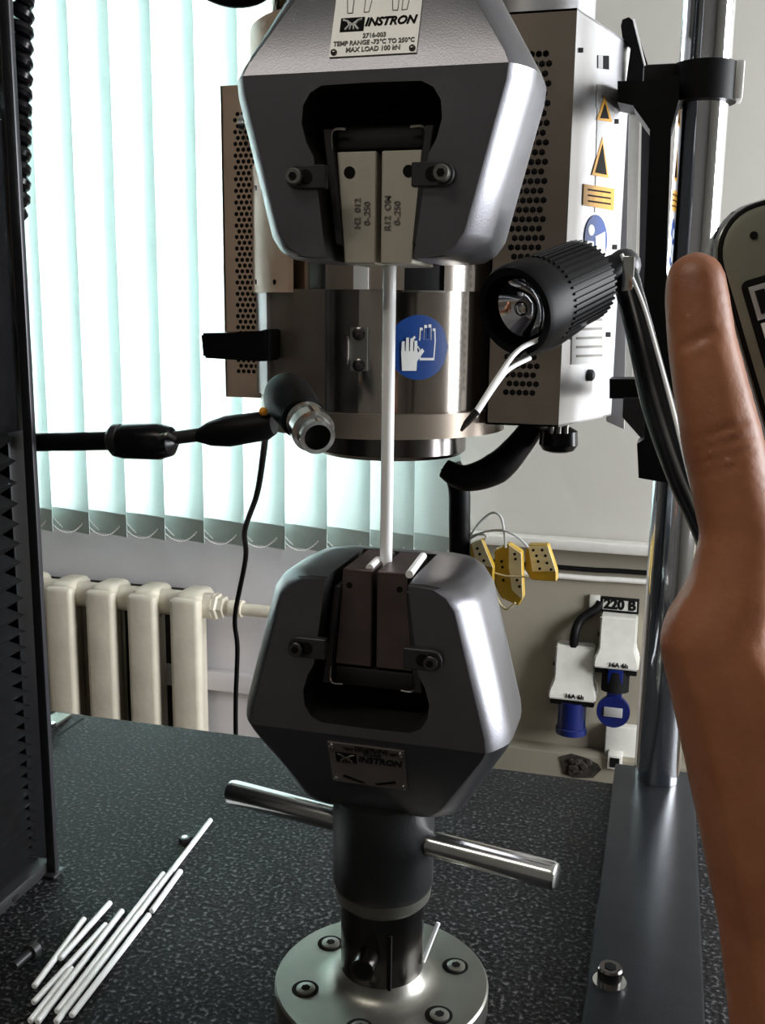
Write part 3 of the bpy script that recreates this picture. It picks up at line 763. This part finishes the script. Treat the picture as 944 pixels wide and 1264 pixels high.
# left shell of the drum (opening edge at its right), and its stepped covers
arc(-PI*1.15, a402, fz0, z357, FR-.008, FR, 'door_shell', M['drumb'])
arc(-PI*1.15, a333, fz0+.012, z360, FR, FR+.004, 'edge_cover', M['panel'])
arc(-PI*1.15, a362, z360, z210, FR, FR+.007, 'hinge_cover', M['cream'])
arc(-PI*1.15, a333, z210, ztopcap-.03, FR, FR+.003, 'upper_shell', M['panel'])
arc(-PI*1.2, PI*.2, ztopcap-.03, ztopcap, FR, FR+.007, 'top_cap', M['cream'], n=60)
# upper collar with notch
a500 = ang(499, 340)[0]; a552 = ang(551, 340)[0]; a455 = ang(455, 340)[0]
arc(a402, a500, z357, ztopcap-.03, FR-.008, FR, 'collar', M['drumb'])
arc(a552, .3, z357, ztopcap-.03, FR-.008, FR-.004, 'collar', M['drum'])
arc(a500, a552, z357, z357+.03, FR-.008, FR-.0072, 'notch', M['black'])
arc(a500, a552, z357-.0018, z357, FR-.008, FR-.001, 'notch_edge', M['steel'])
arc(ang(437, 340)[0], ang(455, 340)[0], z357, z357+.030, FR, FR+.003, 'tab', M['npl'])
# opening edge and latch
arc(a402, a402+.014, fz0, z357, FR-.008, FR+.001, 'opening_edge', M['steel'])
arc(a402+.014, ang(440, 430)[0], fz0, z357, FR-.008, FR-.0072, 'opening_shadow_strip', M['stem'])
al0, zl1 = ang(433, 404); al1, zl0 = ang(453, 458)
lt = arc(al0, al1, zl0, zl1, FR-.006, FR+.002, 'latch', M['flange'])
for yy in (412, 451):
    p = onCyl(443, yy, FX, FY, FR+.002); nn = V((p.x-FX, p.y-FY, 0)).normalized(); b = MB(); b.lathe([(0, .006), (.002, .006), (.003, .004)], p, nn, 16); b.build('screw', M['stem'], lt)
p0 = onCyl(429, 415, FX, FY, FR+.004); p1 = onCyl(429, 450, FX, FY, FR+.004); b = MB(); b.tube([p0, p1], .0016, n=8, smooth=False); b.build('hook', M['steel'], lt)
for px_, py_ in ((316, 348), (339, 348), (316, 232)):
    p = onCyl(px_, py_, FX, FY, FR+.007); nn = V((p.x-FX, p.y-FY, 0)).normalized(); b = MB(); b.lathe([(0, .0025), (.0006, .0025)], p, nn, 12); b.build('screw', M['ink'], fn)
p = onCyl(300, 152, FX, FY, FR+.003); nn = V((p.x-FX, p.y-FY, 0)).normalized(); b = MB(); b.lathe([(0, .009), (.006, .007)], p-nn*.001, nn, 16); b.build('stud', M['steel'], fn)
# glove sticker on the drum
pc = onCyl(517, 429, FX, FY, FR-.008); nn = V((pc.x-FX, pc.y-FY, 0)).normalized(); tx_ = V((0, 0, 1)).cross(nn).normalized()
def on_drum(u, v, out=.0008):
    a_ = math.atan2(pc.y-FY, pc.x-FX)+u/(FR-.008); r = FR-.008+out
    return V((FX+r*math.cos(a_), FY+r*math.sin(a_), pc.z+v))
def curved_disc(rad, out, name, m, parent, poly=None, n=40):
    b = MB(); 
    if poly is None: poly = [(rad*math.cos(2*PI*i/n), rad*math.sin(2*PI*i/n)) for i in range(n)]
    # strips in u so that the sticker follows the curve
    us = [u for u, v in poly]; u0, u1 = min(us), max(us); K = 14
    def span(u):
        ys = []
        for (ax_, ay), (bx, by) in zip(poly, poly[1:]+poly[:1]):
            if (ax_-u)*(bx-u) <= 0 and abs(ax_-bx) > 1e-9: ys.append(ay+(by-ay)*(u-ax_)/(bx-ax_))
        return (min(ys), max(ys)) if ys else (0, 0)
    prev = None
    for i in range(K+1):
        u = u0+(u1-u0)*(i/K); u = min(max(u, u0+1e-6), u1-1e-6); lo, hi = span(u)
        cur = [b.bm.verts.new(on_drum(u, lo, out)), b.bm.verts.new(on_drum(u, hi, out))]
        if prev: b.bm.faces.new((prev[0], cur[0], cur[1], prev[1]))
        prev = cur
    return b.build(name, m, parent)
sk = curved_disc(.0305, .0006, 'glove_sticker', M['blue'], fn)
def glove(u0, v0, s_, flip, m, out):
    # palm with cuff and four fingers and thumb
    f = -1 if flip else 1
    palm = [(-.006, -.012), (.006, -.012), (.007, .004), (-.007, .004)]
    curved_disc(0, out, 'glove_print', m, sk, [(u0+f*u*s_, v0+v*s_) for u, v in palm])
    for i, hgt in enumerate((.012, .015, .0145, .0125)):
        x = -.0068+i*.0035
        curved_disc(0, out, 'glove_print', m, sk, [(u0+f*x*s_, v0+.003*s_), (u0+f*(x+.0028)*s_, v0+.003*s_), (u0+f*(x+.0026)*s_, v0+hgt*s_), (u0+f*(x+.0003)*s_, v0+hgt*s_)])
    curved_disc(0, out, 'glove_print', m, sk, [(u0+f*.006*s_, v0-.005*s_), (u0+f*.0125*s_, v0+.004*s_), (u0+f*.0105*s_, v0+.0065*s_), (u0+f*.006*s_, v0+.0015*s_)])
glove(.008, .003, 1.25, True, M['pwhite'], .0010)
glove(.008, .003, 1.05, True, M['blue'], .0013)
glove(-.0095, -.008, 1.15, False, M['pwhite'], .0016)

# perforated panels
def perforated(o, u, v, w_, h_, nc, nr, hw_, parent, name, m, nrm):
    """solid frame margins plus a hexagonal hole grid; o lower-left corner, u/v unit vectors"""
    b = MB(); bm = b.bm
    def P(a, c): return o+u*a+v*c
    mu, mv = w_  # (width, left margin/right margin)
    W, ml, mr = mu, mv[0], mv[1]; H, mb_, mt = h_
    def q(a0, a1, c0, c1):
        if a1-a0 > 1e-6 and c1-c0 > 1e-6: bm.faces.new([bm.verts.new(P(*t)) for t in ((a0, c0), (a1, c0), (a1, c1), (a0, c1))])
    q(0, W, 0, mb_); q(0, W, H-mt, H); q(0, ml, mb_, H-mt); q(W-mr, W, mb_, H-mt)
    gw, gh = W-ml-mr, H-mb_-mt; cw = gw/(nc+.5); chh = gh/nr
    for j in range(nr):
        off = cw/2 if j % 2 else 0; c0 = mb_+j*chh
        if off: q(ml, ml+off, c0, c0+chh)
        else: q(ml+nc*cw, ml+nc*cw+cw/2, c0, c0+chh)
        for i in range(nc):
            a0 = ml+off+i*cw; ca, cc = a0+cw/2, c0+chh/2
            hx = [bm.verts.new(P(ca+hw_*math.cos(PI/6+k*PI/3), cc+hw_*math.sin(PI/6+k*PI/3))) for k in range(6)]
            R0 = [bm.verts.new(P(*t)) for t in ((a0+cw, c0+chh), (a0, c0+chh), (a0, c0), (a0+cw, c0))]
            mt_ = [bm.verts.new(P(ca, c0+chh)), bm.verts.new(P(ca, c0))]
            for f in ((hx[0], R0[0], mt_[0], hx[1]), (hx[1], mt_[0], R0[1], hx[2]), (hx[2], R0[1], R0[2], hx[3]), (hx[3], R0[2], mt_[1], hx[4]), (hx[4], mt_[1], R0[3], hx[5]), (hx[5], R0[3], R0[0], hx[0])):
                bm.faces.new(f)
    return b.build(name, m, parent, smooth=False)
# right box
zb0, zb1 = .3915, .7700
A0 = V((.0755, .35, 0)); A1 = V((.1175, .492, 0)); XL = .004
def PZ(p, z): return V((p.x, p.y, z))
b = MB(); pol = [(XL+.004, .356), (.0735, .356), (.0745, .36), (.115, .495), (XL+.004, .495)]
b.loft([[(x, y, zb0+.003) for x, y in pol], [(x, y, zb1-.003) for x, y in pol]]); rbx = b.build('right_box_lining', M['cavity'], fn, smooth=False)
perforated(V((XL, .35, zb0)), V((1, 0, 0)), V((0, 0, 1)), (.0755-XL, (.016, .020)), (zb1-zb0, .028, .033), 5, 37, .0032, fn, 'perforated_panel', M['drumb'], V((0, -1, 0)))
b = MB(); sv = (A1-A0).normalized(); sn = V((sv.y, -sv.x, 0))
b.loft([[PZ(A0, zb0), PZ(A1, zb0), PZ(A1-sn*.002, zb0), PZ(A0-sn*.002, zb0)], [PZ(A0, zb1), PZ(A1, zb1), PZ(A1-sn*.002, zb1), PZ(A0-sn*.002, zb1)]])
sp = b.build('side_panel', M['panel'], fn, smooth=False)
b = MB(); b.loft([[(XL, .35, z), (A0.x, A0.y, z), (A1.x, A1.y, z), (XL, .492, z)] for z in (zb1-.002, zb1)]); b.build('top_panel', M['panel'], fn, smooth=False)
b = MB(); b.loft([[(XL, .35, z), (A0.x, A0.y, z), (A1.x, A1.y, z), (XL, .492, z)] for z in (zb0, zb0+.002)]); b.build('bottom_panel', M['drumb'], fn, smooth=False)
b = MB(); b.loft([[(XL, .35, zb0), (XL+.002, .35, zb0), (XL+.002, .49, zb0), (XL, .49, zb0)], [(XL, .35, zb1), (XL+.002, .35, zb1), (XL+.002, .49, zb1), (XL, .49, zb1)]]); b.build('inner_panel', M['drumb'], fn, smooth=False)
def SP(px, py, out=.0004): return onPlane(px, py, A0, sn)+sn*out
def sticker(pts, name, m, parent=sp, out=.0003):
    return flat([SP(x, y, out) for x, y in pts], sn, .0004).build(name, m, parent, smooth=False)
s0 = sticker([(737, 118), (758, 122), (754, 265), (733, 262)], 'label_backing', M['label'])
sticker([(736, 104), (779, 106), (779, 134), (757, 138), (735, 133)], 'label_backing', M['label'])
def tri(pts, inner):
    o = sticker(pts, 'warning_sticker', M['orange'], out=.0008); return o
tri([(745, 118), (735, 148), (754, 151)], 0); sticker([(745, 128), (739, 146), (750, 147)], 'warning_mark', M['ink'], out=.0012)
tri([(742, 169), (729, 216), (750, 220)], 0); sticker([(742, 178), (733, 213), (747, 216)], 'warning_mark', M['ink'], out=.0012)
tri([(719, 227), (757, 233), (756, 260), (718, 253)], 0)
for i in range(3): sticker([(724, 233+i*7), (752, 237+i*7), (752, 239+i*7), (724, 235+i*7)], 'warning_mark', M['ink'], out=.0012)
cpt = [(734+14*math.cos(t*PI/12), 296+31*math.sin(t*PI/12)) for t in range(24)]
sticker(cpt, 'instruction_sticker', M['blue'], out=.0008)
sticker([(728+4*math.cos(t*PI/6), 284+7*math.sin(t*PI/6)) for t in range(12)], 'instruction_mark', M['pwhite'], out=.0012)
sticker([(723, 297), (731, 298), (731, 322), (723, 318)], 'instruction_mark', M['pwhite'], out=.0012)
sticker([(733, 292), (745, 286), (745, 312), (734, 316)], 'instruction_mark', M['pwhite'], out=.0012)
sticker([(707, 338), (748, 338), (745, 448), (704, 450)], 'text_label', M['label'], out=.0004)
for i in range(9):
    yy = 350+i*11
    sticker([(710, yy), (742, yy-1), (742, yy+2), (710, yy+3)], 'text_line', M['inkg'], out=.0009)
for x, y in ((707, 300), (758, 305), (702, 416), (750, 413), (716, 62), (760, 150)): sticker([(x-2.5, y-3), (x+2.5, y-3), (x+2.5, y+3), (x-2.5, y+3)], 'screw', M['ink'], out=.0006)
sticker([(737, 68), (750, 68), (750, 86), (737, 84)], 'slot_plate', M['label'], out=.0006); sticker([(743, 69), (750, 69), (750, 86), (743, 85)], 'slot', M['ink'], out=.001)
p = SP(726, 463, 0); b = MB(); b.lathe([(0, .006), (.004, .006), (.006, .004)], p, sn, 16); b.build('knob', M['bracket'], sp)
# rear flange strips to the right of the side panel
Yr = .50
for pts, mm, nm in (([(755, 140), (776, 142), (770, 530), (748, 520)], 'panel', 'rear_flange'), ([(776, 134), (790, 134), (783, 400), (780, 468), (768, 468), (770, 400)], 'socket', 'rear_strip'), ([(792, 140), (804, 142), (796, 470), (786, 470)], 'colstrip', 'rear_rail')):
    b = MB(); b.prism(PY(pts, Yr), (0, .01, 0)); b.build(nm, M[mm], fn, smooth=False)
    Yr += .006
# round hood on top of the right box
b = MB(); b.lathe([(0, .055), (.09, .055)], (.03, .43, zb1), V((0, 0, 1)), 48); b.build('hood', M['panel'], fn)
# left box
Lx0, Lx1 = onY(272, 105, .37).x, -.236
lz0 = onY(283, 490, .37).z; lz1 = onY(272, 106, .37).z
perforated(V((Lx0, .37, lz0)), V((1, 0, 0)), V((0, 0, 1)), (Lx1-Lx0, (.0125, .008)), (lz1-lz0, .025, .025), 4, 46, .0024, fn, 'perforated_panel', M['cream'], V((0, -1, 0)))
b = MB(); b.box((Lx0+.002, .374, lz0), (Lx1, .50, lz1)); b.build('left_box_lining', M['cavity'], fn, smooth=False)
b = MB(); b.box((Lx0, .370, lz0), (Lx0+.002, .50, lz1)); b.build('side_panel', M['cream'], fn, smooth=False)
# handle block on the left
b = MB(); b.prism(PY([(247, 411), (322, 411), (330, 405), (330, 446), (318, 446), (250, 442)], .27), (0, .035, 0)); bmesh.ops.bevel(b.bm, geom=b.bm.edges[:], offset=.002, segments=2, affect='EDGES'); hb_ = b.build('handle_block', M['blackg'], fn)
b = MB(); b.prism(PY([(300, 415), (326, 412), (326, 440), (300, 440)], .305), (0, .04, 0)); b.build('handle_mount', M['bracket'], fn, smooth=False)
# arm and knob under the furnace
b = MB(); b.tube([onY(548, 578, .40), onY(575, 590, .40), onY(612, 578, .41), onY(640, 550, .42), onY(662, 520, .43)], [.010, .014, .017, .014, .012], n=14); b.build('support_arm', M['black'], fn)
b = MB(); p = onY(690, 527, .41); b.lathe([(0, .012), (.004, .019), (.018, .020), (.024, .016), (.026, .010)], p, V((0, 0, -1)), 28); kb = b.build('terminal_knob', M['blackg'], fn)
b = MB()
for i in range(3): q = onY(680+i*9, 535, .388); b.cyl(q, q+V((0, 0, .012)), .0025, n=8)
b.build('terminal_screws', M['steel'], kb)
# black ring above, top left
p = onY(283, -40, .30)
rg = thing('cable_loop', (p.x, .30, p.z), 'black looped hose with tan inside at the very top left of the furnace', 'hose')
b = MB(); pts = [p+V((.045*math.cos(2*PI*i/40), .03*math.sin(2*PI*i/40), .0225*math.sin(2*PI*i/40)*-1)) for i in range(41)]
b.tube(pts, .0045, n=8, smooth=False); b.build('loop', M['black'], rg)
b = MB(); b.prism([q*.86+p*.14 for q in pts[:-1]], (0, 0, .002)); b.build('inner_disc', M['tan'], rg, smooth=False)
b = MB(); b.tube([p+V((-.045, .0, 0)), p+V((-.055, .01, .08)), p+V((-.07, .02, .6)), p+V((-.07, .02, 1.3))], .006, n=8); b.build('tail', M['black'], rg)
# sleeved hose falling from the furnace
b = MB(); b.tube([onY(556, 574, .43), onY(566, 600, .43), onY(567, 640, .43), onY(567, 700, .43), onY(562, 800, .43), onY(556, 900, .44)+V((0, 0, -.2))], .0118, n=14)
tag(b.build('sleeved_hose', M['black']), 'thick black sleeved hose dropping behind the lower grip from the furnace', 'hose')

# ------------------------------------------------------------------ yellow thermocouple connectors
def conn(poly, face, y, depth, lab, holes, split):
    t = MB(); t.prism(PY(poly, y), (0, depth, 0)); bmesh.ops.bevel(t.bm, geom=t.bm.edges[:], offset=.0012, segments=1, affect='EDGES')
    o = t.build('thermocouple_connector', M['yellow'], smooth=False); tag(o, lab, 'connector', 'yellow plug connectors hanging by the lower grip')
    b = MB(); b.prism(PY(face, y-.0002), (0, -.0012, 0)); b.build('face_plate', M['ycream'], o, smooth=False)
    for hx, hy in holes:
        q = onY(hx, hy, y-.0014); b = MB(); b.cyl(q, q+V((0, -.0004, 0)), .0016, n=10); b.build('pin_hole', M['ink'], o)
    return o
conn([(580, 672), (594, 666), (609, 700), (608, 722), (586, 704), (580, 690)], [(582, 670), (594, 666), (608, 700), (588, 696)], .42, .012, 'leftmost yellow connector with cream face, tucked against the grip', [(589, 677), (592, 684), (597, 692)], 0)
conn([(610, 680), (627, 671), (644, 682), (646, 738), (640, 748), (618, 738), (610, 722)], [(628, 672), (643, 683), (645, 740), (632, 728), (628, 700)], .44, .014, 'middle yellow connector, hanging lowest with ribbed cream edge', [(619, 693), (620, 700), (621, 716), (635, 684), (636, 690), (638, 716), (641, 724)], 0)
conn([(648, 680), (652, 673), (676, 673), (687, 706), (687, 718), (656, 716), (648, 704)], [(652, 674), (676, 674), (686, 705), (657, 705)], .46, .016, 'rightmost yellow connector with squarish cream face full of holes', [(658, 679), (669, 679), (662, 686), (673, 686), (664, 693), (675, 695), (666, 702), (680, 703)], 0)
for i, pts in enumerate(([(578, 664), (592, 645), (607, 633), (618, 638), (622, 656), (624, 676)], [(576, 664), (600, 656), (622, 655), (640, 664), (652, 676)], [(575, 668), (590, 660), (600, 662), (592, 674)], [(604, 705), (625, 711), (652, 712)], [(600, 690), (612, 735), (624, 752), (636, 744)])):
    b = MB(); b.tube([onY(x, y, .43) for x, y in pts], .0013 if i != 3 else .001, n=6)
    tag(b.build('thermocouple_wire', M['pwhite' if i < 3 else 'ycream']), ('white wire arching highest over the yellow connectors', 'white wire running to the rightmost yellow connector', 'short white wire ending at the leftmost yellow connector', 'thin straight wire between middle and right yellow connectors', 'pale wire looping under the middle yellow connector')[i], 'wire')

# ------------------------------------------------------------------ left articulated lamp
la = thing('arm_lamp', onY(45, 545, .10), 'black jointed arm from the left column ending in a small silver snouted lamp', 'lamp')
Y0 = .10
b = MB(); b.tube([onY(40, 546, Y0), onY(145, 544, Y0)], .0078, n=20, smooth=False); b.build('rod', M['colb'], la)
b = MB(); A = onY(138, 545, Y0); B = onY(218, 545, Y0); L = (B-A).length
b.lathe([(0, .008), (.003, .0125), (L*.22, .0145), (L*.75, .0150), (L*.92, .012), (L, .005)], A, B-A, 24); b.build('knuckle', M['blackg'], la)
b = MB(); b.lathe([(0, .0095), (.004, .0130), (.010, .0132), (.011, .010)], onY(136, 543, Y0-.002), B-A, 20); b.build('knuckle_ring', M['bracket'], la)
b = MB(); b.tube([onY(196, 540, Y0-.014), onY(206, 537, Y0-.015), onY(216, 541, Y0-.008)], .002, n=8); b.build('knuckle_pin', M['flange'], la)
b = MB(); b.tube([onY(212, 541, Y0), onY(250, 536, Y0)], .0055, n=14, smooth=False); b.build('link', M['bracket'], la)
b = MB(); A = onY(243, 538, Y0); B = onY(338, 524, Y0); L = (B-A).length
b.lathe([(0, .005), (L*.18, .010), (L*.4, .0125), (L*.9, .0115), (L, .008)], A, B-A, 20); b.build('forearm', M['black'], la)
b = MB(); b.sphere(onY(325, 508, Y0-.008), .0035); b.build('amber_light', M['amber'], la)
b = MB(); A = onY(352, 486, Y0); B = onY(374, 516, Y0-.03)
b.lathe([(-.008, .010), (-.004, .016), (.004, .019), (.02, .0185), ((B-A).length, .017)], A, B-A, 28); b.build('housing', M['rubber'], la)
A = onY(374, 514, Y0-.028); B = onY(392, 540, Y0-.06); d = (B-A); L = d.length
b = MB(); b.lathe([(-.004, .0135), (L*.2, .0150), (L*.22, .0125), (L*.45, .0125), (L*.47, .0160), (L*.72, .0160), (L*.74, .0130), (L, .0130), (L, .0098), (L*.75, .0095)], A, d, 32, cap=False); sn_ = b.build('snout', M['steel'], la, ang=25)
b = MB(); b.lathe([(L*.80, .0097), (L*.81, .0097)], A, d, 24); b.build('lens', M['ink'], sn_)
b = MB(); b.tube([onY(327, 536, Y0), onY(325, 560, Y0+.05), onY(317, 610, .22), onY(302, 655, .30), onY(303, 690, .36), onY(290, 760, .42), onY(293, 800, .43), onY(291, 860, .432), onY(291, 915, .434), V((onY(291, 905, .434).x, .434, -.12)), V((onY(291, 905, .434).x-.02, .45, -.6))], .0028, n=8)
tag(b.build('lamp_cable', M['black']), 'thin black cable hanging from the silver snouted lamp to behind the deck', 'cable')

# ------------------------------------------------------------------ right spot lamp
sl = thing('spot_lamp', onD(800, 560, .66), 'large black ribbed spot lamp pointing down left on a black arm', 'lamp')
A = onD(634, 385, .665); B = onD(720, 346, .715); d = B-A; L = d.length; dn = d.normalized()
b = MB(); b.lathe([(0, .0240), (0, .0288), (.004, .0302), (.022, .0302), (.024, .0285), (L*.96, .0272), (L, .024), (L+.001, .006)], A, d, 64, cap=False)
b.lathe([(0, .0240), (.020, .0225), (.026, .012), (.026, .001)], A, d, 64, cap=False)
sh = b.build('housing', M['rubber'], sl, ang=30)
x, y, z = frame(d); b = MB()
for i in range(44):
    a_ = 2*PI*i/44; rr = x*math.cos(a_)+y*math.sin(a_); tt = d.cross(rr).normalized()
    p0 = A+dn*.028+rr*.0275; p1 = B-dn*.003+rr*.0265
    b.loft([[p0-tt*.0009-rr*.001, p0+tt*.0009-rr*.001, p0+tt*.0007+rr*.0022, p0-tt*.0007+rr*.0022], [p1-tt*.0009-rr*.001, p1+tt*.0009-rr*.001, p1+tt*.0007+rr*.0022, p1-tt*.0007+rr*.0022]])
rb_ = b.build('cooling_ribs', M['rubber'], sl, smooth=False)
b = MB(); prof = [(.019+.012*(1-(k/8)**2)*1.0-.012*.0, .0195*k/8) for k in range(9)]
b.lathe([(h_, r_) for h_, r_ in prof], A-dn*.010, d, 32, cap=False); b.build('reflector', M['chrome'], sl)
b = MB(); b.sphere(A+dn*.010, .006); b.build('bulb', M['steel'], sl)
C1 = onD(770, 328, .73)
b = MB(); b.cyl(B-dn*.004, B+(C1-B)*.9, .0105, n=24); b.build('neck', M['black'], sl)
b = MB(); b.sphere(C1, .012, (1, 1, 1)); b.build('elbow', M['bracket'], sl)
arm = [onD(768, 324, .73), onD(777, 362, .722), onD(791, 416, .712), onD(812, 500, .70), onD(841, 588, .68), onD(872, 660, .66), onD(920, 800, .62), onD(985, 1010, .62), onD(1040, 1200, .64)]
b = MB(); b.tube(arm, [.009, .0095, .0098, .0110, .0095, .0085, .010, .011, .011], n=20); b.build('arm', M['blackg'], sl)
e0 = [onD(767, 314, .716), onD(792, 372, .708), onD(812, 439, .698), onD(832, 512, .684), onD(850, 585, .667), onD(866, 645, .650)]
b = MB(); b.tube(e0, .0014, n=8); b.build('arm_highlight', M['white'], sl)  # white tube standing in for the highlight along the arm
b = MB(); b.box(onD(775, 338, .712)-V((.004, .001, .012)), onD(775, 338, .712)+V((.004, .001, .012)), .0008); b.build('joint_plate', M['steel'], sl)
p = arm[-1]; b = MB(); b.lathe([(0, .03), (.01, .03), (.014, .012), (max(p.z, .03), .011)], (p.x, p.y, 0), V((0, 0, 1)), 28); b.build('foot', M['black'], sl)
bb = onD(694, 422, .675)
b = MB(); b.prism([onD(628, 436, .668), onD(668, 412, .668), onD(724, 392, .69), onD(724, 402, .69), onD(690, 426, .68), onD(640, 442, .668)], FW*.014); b.build('underside_block', M['black'], sl, smooth=False)
# two-prong probe
pb = thing('wire_probe', onD(572, 528, .64), 'two pronged bright metal probe held under the spot lamp', 'probe')
b = MB(); b.tube([onD(668, 418, .664), onD(640, 432, .655), onD(618, 460, .648), onD(585, 512, .642)], .0017, n=8); b.build('prong', M['white'], pb)
b = MB(); b.tube([onD(654, 442, .664), onD(628, 456, .652), onD(612, 475, .648), onD(586, 514, .643)], .0015, n=8); b.build('prong', M['white'], pb)
b = MB(); b.tube([onD(588, 508, .6415), onD(576, 522, .640), onD(569, 532, .639)], [.0026, .0022, .0008], n=8); b.build('tip', M['stem'], pb)

# ------------------------------------------------------------------ hand holding a camera
HD = .27
def cap_tube(b, pts):
    for (p0, r0), (p1, r1) in zip(pts, pts[1:]):
        p0, p1 = V(p0), V(p1); n = max(3, int((p1-p0).length/.0025))
        for i in range(n+1):
            t = i/n; bmesh.ops.create_icosphere(b.bm, subdivisions=2, radius=r0*(1-t)+r1*t, matrix=Matrix.Translation(p0.lerp(p1, t)))
H = lambda x, y, d=HD: onD(x, y, d)
hand = MB()
k = HD/F_PX
# index finger
cap_tube(hand, [(H(858, 348), 38*k), (H(860, 372), 41*k), (H(866, 425), 43.5*k), (H(877, 480), 47*k), (H(891, 545), 51*k), (H(903, 600), 51*k), (H(916, 660), 52*k), (H(905, 740, .272), 62*k), (H(886, 792, .275), 75*k)])
# hand back: metacarpals to wrist
wr = H(1015, 1300, .285)
cap_tube(hand, [(H(886, 794, .275), 74*k), (H(915, 860, .276), 88*k), (H(950, 980, .278), 98*k), (H(985, 1120, .282), 106*k), (wr, 118*k), (H(1035, 1480, .29), 118*k), (H(1060, 1750, .30), 130*k)])
cap_tube(hand, [(H(975, 745, .290), 68*k), (H(990, 900, .290), 90*k), (wr, 112*k)])
cap_tube(hand, [(H(1050, 760, .300), 64*k), (H(1050, 920, .298), 85*k), (H(1055, 1300, .295), 105*k)])
cap_tube(hand, [(H(1115, 800, .305), 58*k), (H(1105, 950, .302), 75*k), (H(1080, 1300, .30), 95*k)])
# middle, ring and little fingers closed round the far side of the camera
for (mx, my, md), L1, r in (((975, 745, .290), 1.0, 48), ((1050, 760, .300), .95, 45), ((1115, 800, .305), .8, 40)):
    cap_tube(hand, [(H(mx, my, md), 60*k), (H(mx+18, my-170*L1, md+.020), r*1.05*k), (H(mx+70, my-260*L1, md+.026), r*k), (H(mx+150, my-290*L1, md+.020), r*.85*k)])
# thumb leaving the side of the palm, over the near face of the camera, outside the frame
cap_tube(hand, [(H(1030, 1080, .268), 70*k), (H(1070, 900, .250), 58*k), (H(1120, 760, .243), 50*k), (H(1150, 640, .246), 42*k), (H(1160, 600, .248), 36*k)])
ho = hand.build('person', M['skin'])
md = ho.modifiers.new('r', 'REMESH'); md.mode = 'VOXEL'; md.voxel_size = .0014
m2 = ho.modifiers.new('s', 'SMOOTH'); m2.factor = .5; m2.iterations = 9
bpy.context.view_layer.update()
me = bpy.data.meshes.new_from_object(ho.evaluated_get(bpy.context.evaluated_depsgraph_get())); ho.modifiers.clear()
# pressed-in joint creases on the index finger
org = ORG[ho.name]
def crease(a, c, depth, wdt):
    A_, C_ = V(a), V(c)
    ab = C_-A_
    for v in me.vertices:
        p_ = v.co+org; t = max(0, min(1, (p_-A_).dot(ab)/ab.length_squared)); q_ = A_+ab*t
        vv = p_-q_; vv = vv-FW*vv.dot(FW)
        dd = vv.length
        if dd < wdt*2.5 and (p_-CAM).dot(FW) < HD: v.co += v.normal*(-depth*math.exp(-(dd/wdt)**2)*math.sin(PI*min(max((t+.05)/1.1, 0), 1)))
for a, c, dp in (((826, 436), (880, 412), .0009), ((845, 548), (915, 520), .0008), ((846, 560), (925, 537), .0009), ((849, 574), (920, 556), .0008), ((852, 588), (905, 574), .0006)):
    crease(H(*a), H(*c), dp, .0011)
for p_ in me.polygons: p_.use_smooth = True
me.materials.clear(); me.materials.append(M['skin']); ho.data = me
tag(ho, 'person seen only as a raised hand, index finger straight up beside a camera', 'person')

cam_t = thing('compact_camera', H(1000, 560, .292), 'dark compact camera with rounded corner held upright by the hand at right', 'camera')
CD = .283
dn_ = (onD(944, 500, CD)-onD(881, 285, CD)).normalized(); nr = FW.copy(); rt_ = dn_.cross(nr); rt_ = -rt_ if rt_.dot(RT) < 0 else rt_
O = onD(872, 268, CD)
def CP(u, v, o=0): return O+rt_*u+dn_*v+FW*o
def rrect(w_, h_, r, n=8, u0=0, v0=0):
    P = []
    for cx_, cy_, a0 in ((w_-r, r, -90), (w_-r, h_-r, 0), (r, h_-r, 90), (r, r, 180)):
        for i in range(n+1): a_ = math.radians(a0+90*i/n); P.append((u0+cx_+r*math.cos(a_), v0+cy_+r*math.sin(a_)))
    return P
b = MB(); R = []
for o_, ins in ((.0, .003), (.0008, .001), (.003, 0), (.014, 0), (.017, .002), (.018, .005)):
    R.append([CP(u, v, o_) for u, v in rrect(.062-2*ins, .098-2*ins, .014-ins, u0=ins, v0=ins)])
b.loft(R); b.build('body', M['camb'], cam_t)
def ringp(w_, h_, r, u0, v0, t_, o_, m, name):
    b = MB(); a_ = rrect(w_, h_, r, u0=u0, v0=v0); P = [CP(u, v, o_) for u, v in a_]; b.tube(P+[P[0]], t_, n=8, smooth=False); return b.build(name, m, cam_t)
ringp(.062, .098, .014, 0, 0, .0011, .004, M['chrome'], 'bezel'); ringp(.061, .097, .014, .0005, .0005, .0007, .001, M['black'], 'bezel')
sx0 = .0035; sv0 = .0200
scn = flat([CP(u, v, -.0004) for u, v in rrect(.05, .07, .002, u0=sx0, v0=sv0)], -FW, .0006).build('screen', M['ink'], cam_t, smooth=False)
flat([CP(u, v, -.0012) for u, v in ((sx0+.0015, sv0+.002), (sx0+.009, sv0+.002), (sx0+.009, sv0+.0115), (sx0+.0015, sv0+.0115))], -FW, .0003).build('icon', M['label'], scn, smooth=False)
flat([CP(u, v, -.0016) for u, v in ((sx0+.0028, sv0+.0035), (sx0+.0055, sv0+.0035), (sx0+.0055, sv0+.010), (sx0+.0028, sv0+.010))], -FW, .0003).build('icon', M['ink'], scn, smooth=False)
flat([CP(u, v, -.0012) for u, v in ((sx0+.002, sv0+.0125), (sx0+.006, sv0+.0125), (sx0+.006, sv0+.06), (sx0+.002, sv0+.06))], -FW, .0003).build('side_bar', M['pwhite'], scn, smooth=False)
b = MB(); b.cyl(CP(.011, .0085, .0001), CP(.011, .0085, -.0004), .0011, n=14); b.build('indicator', M['ink'], cam_t)
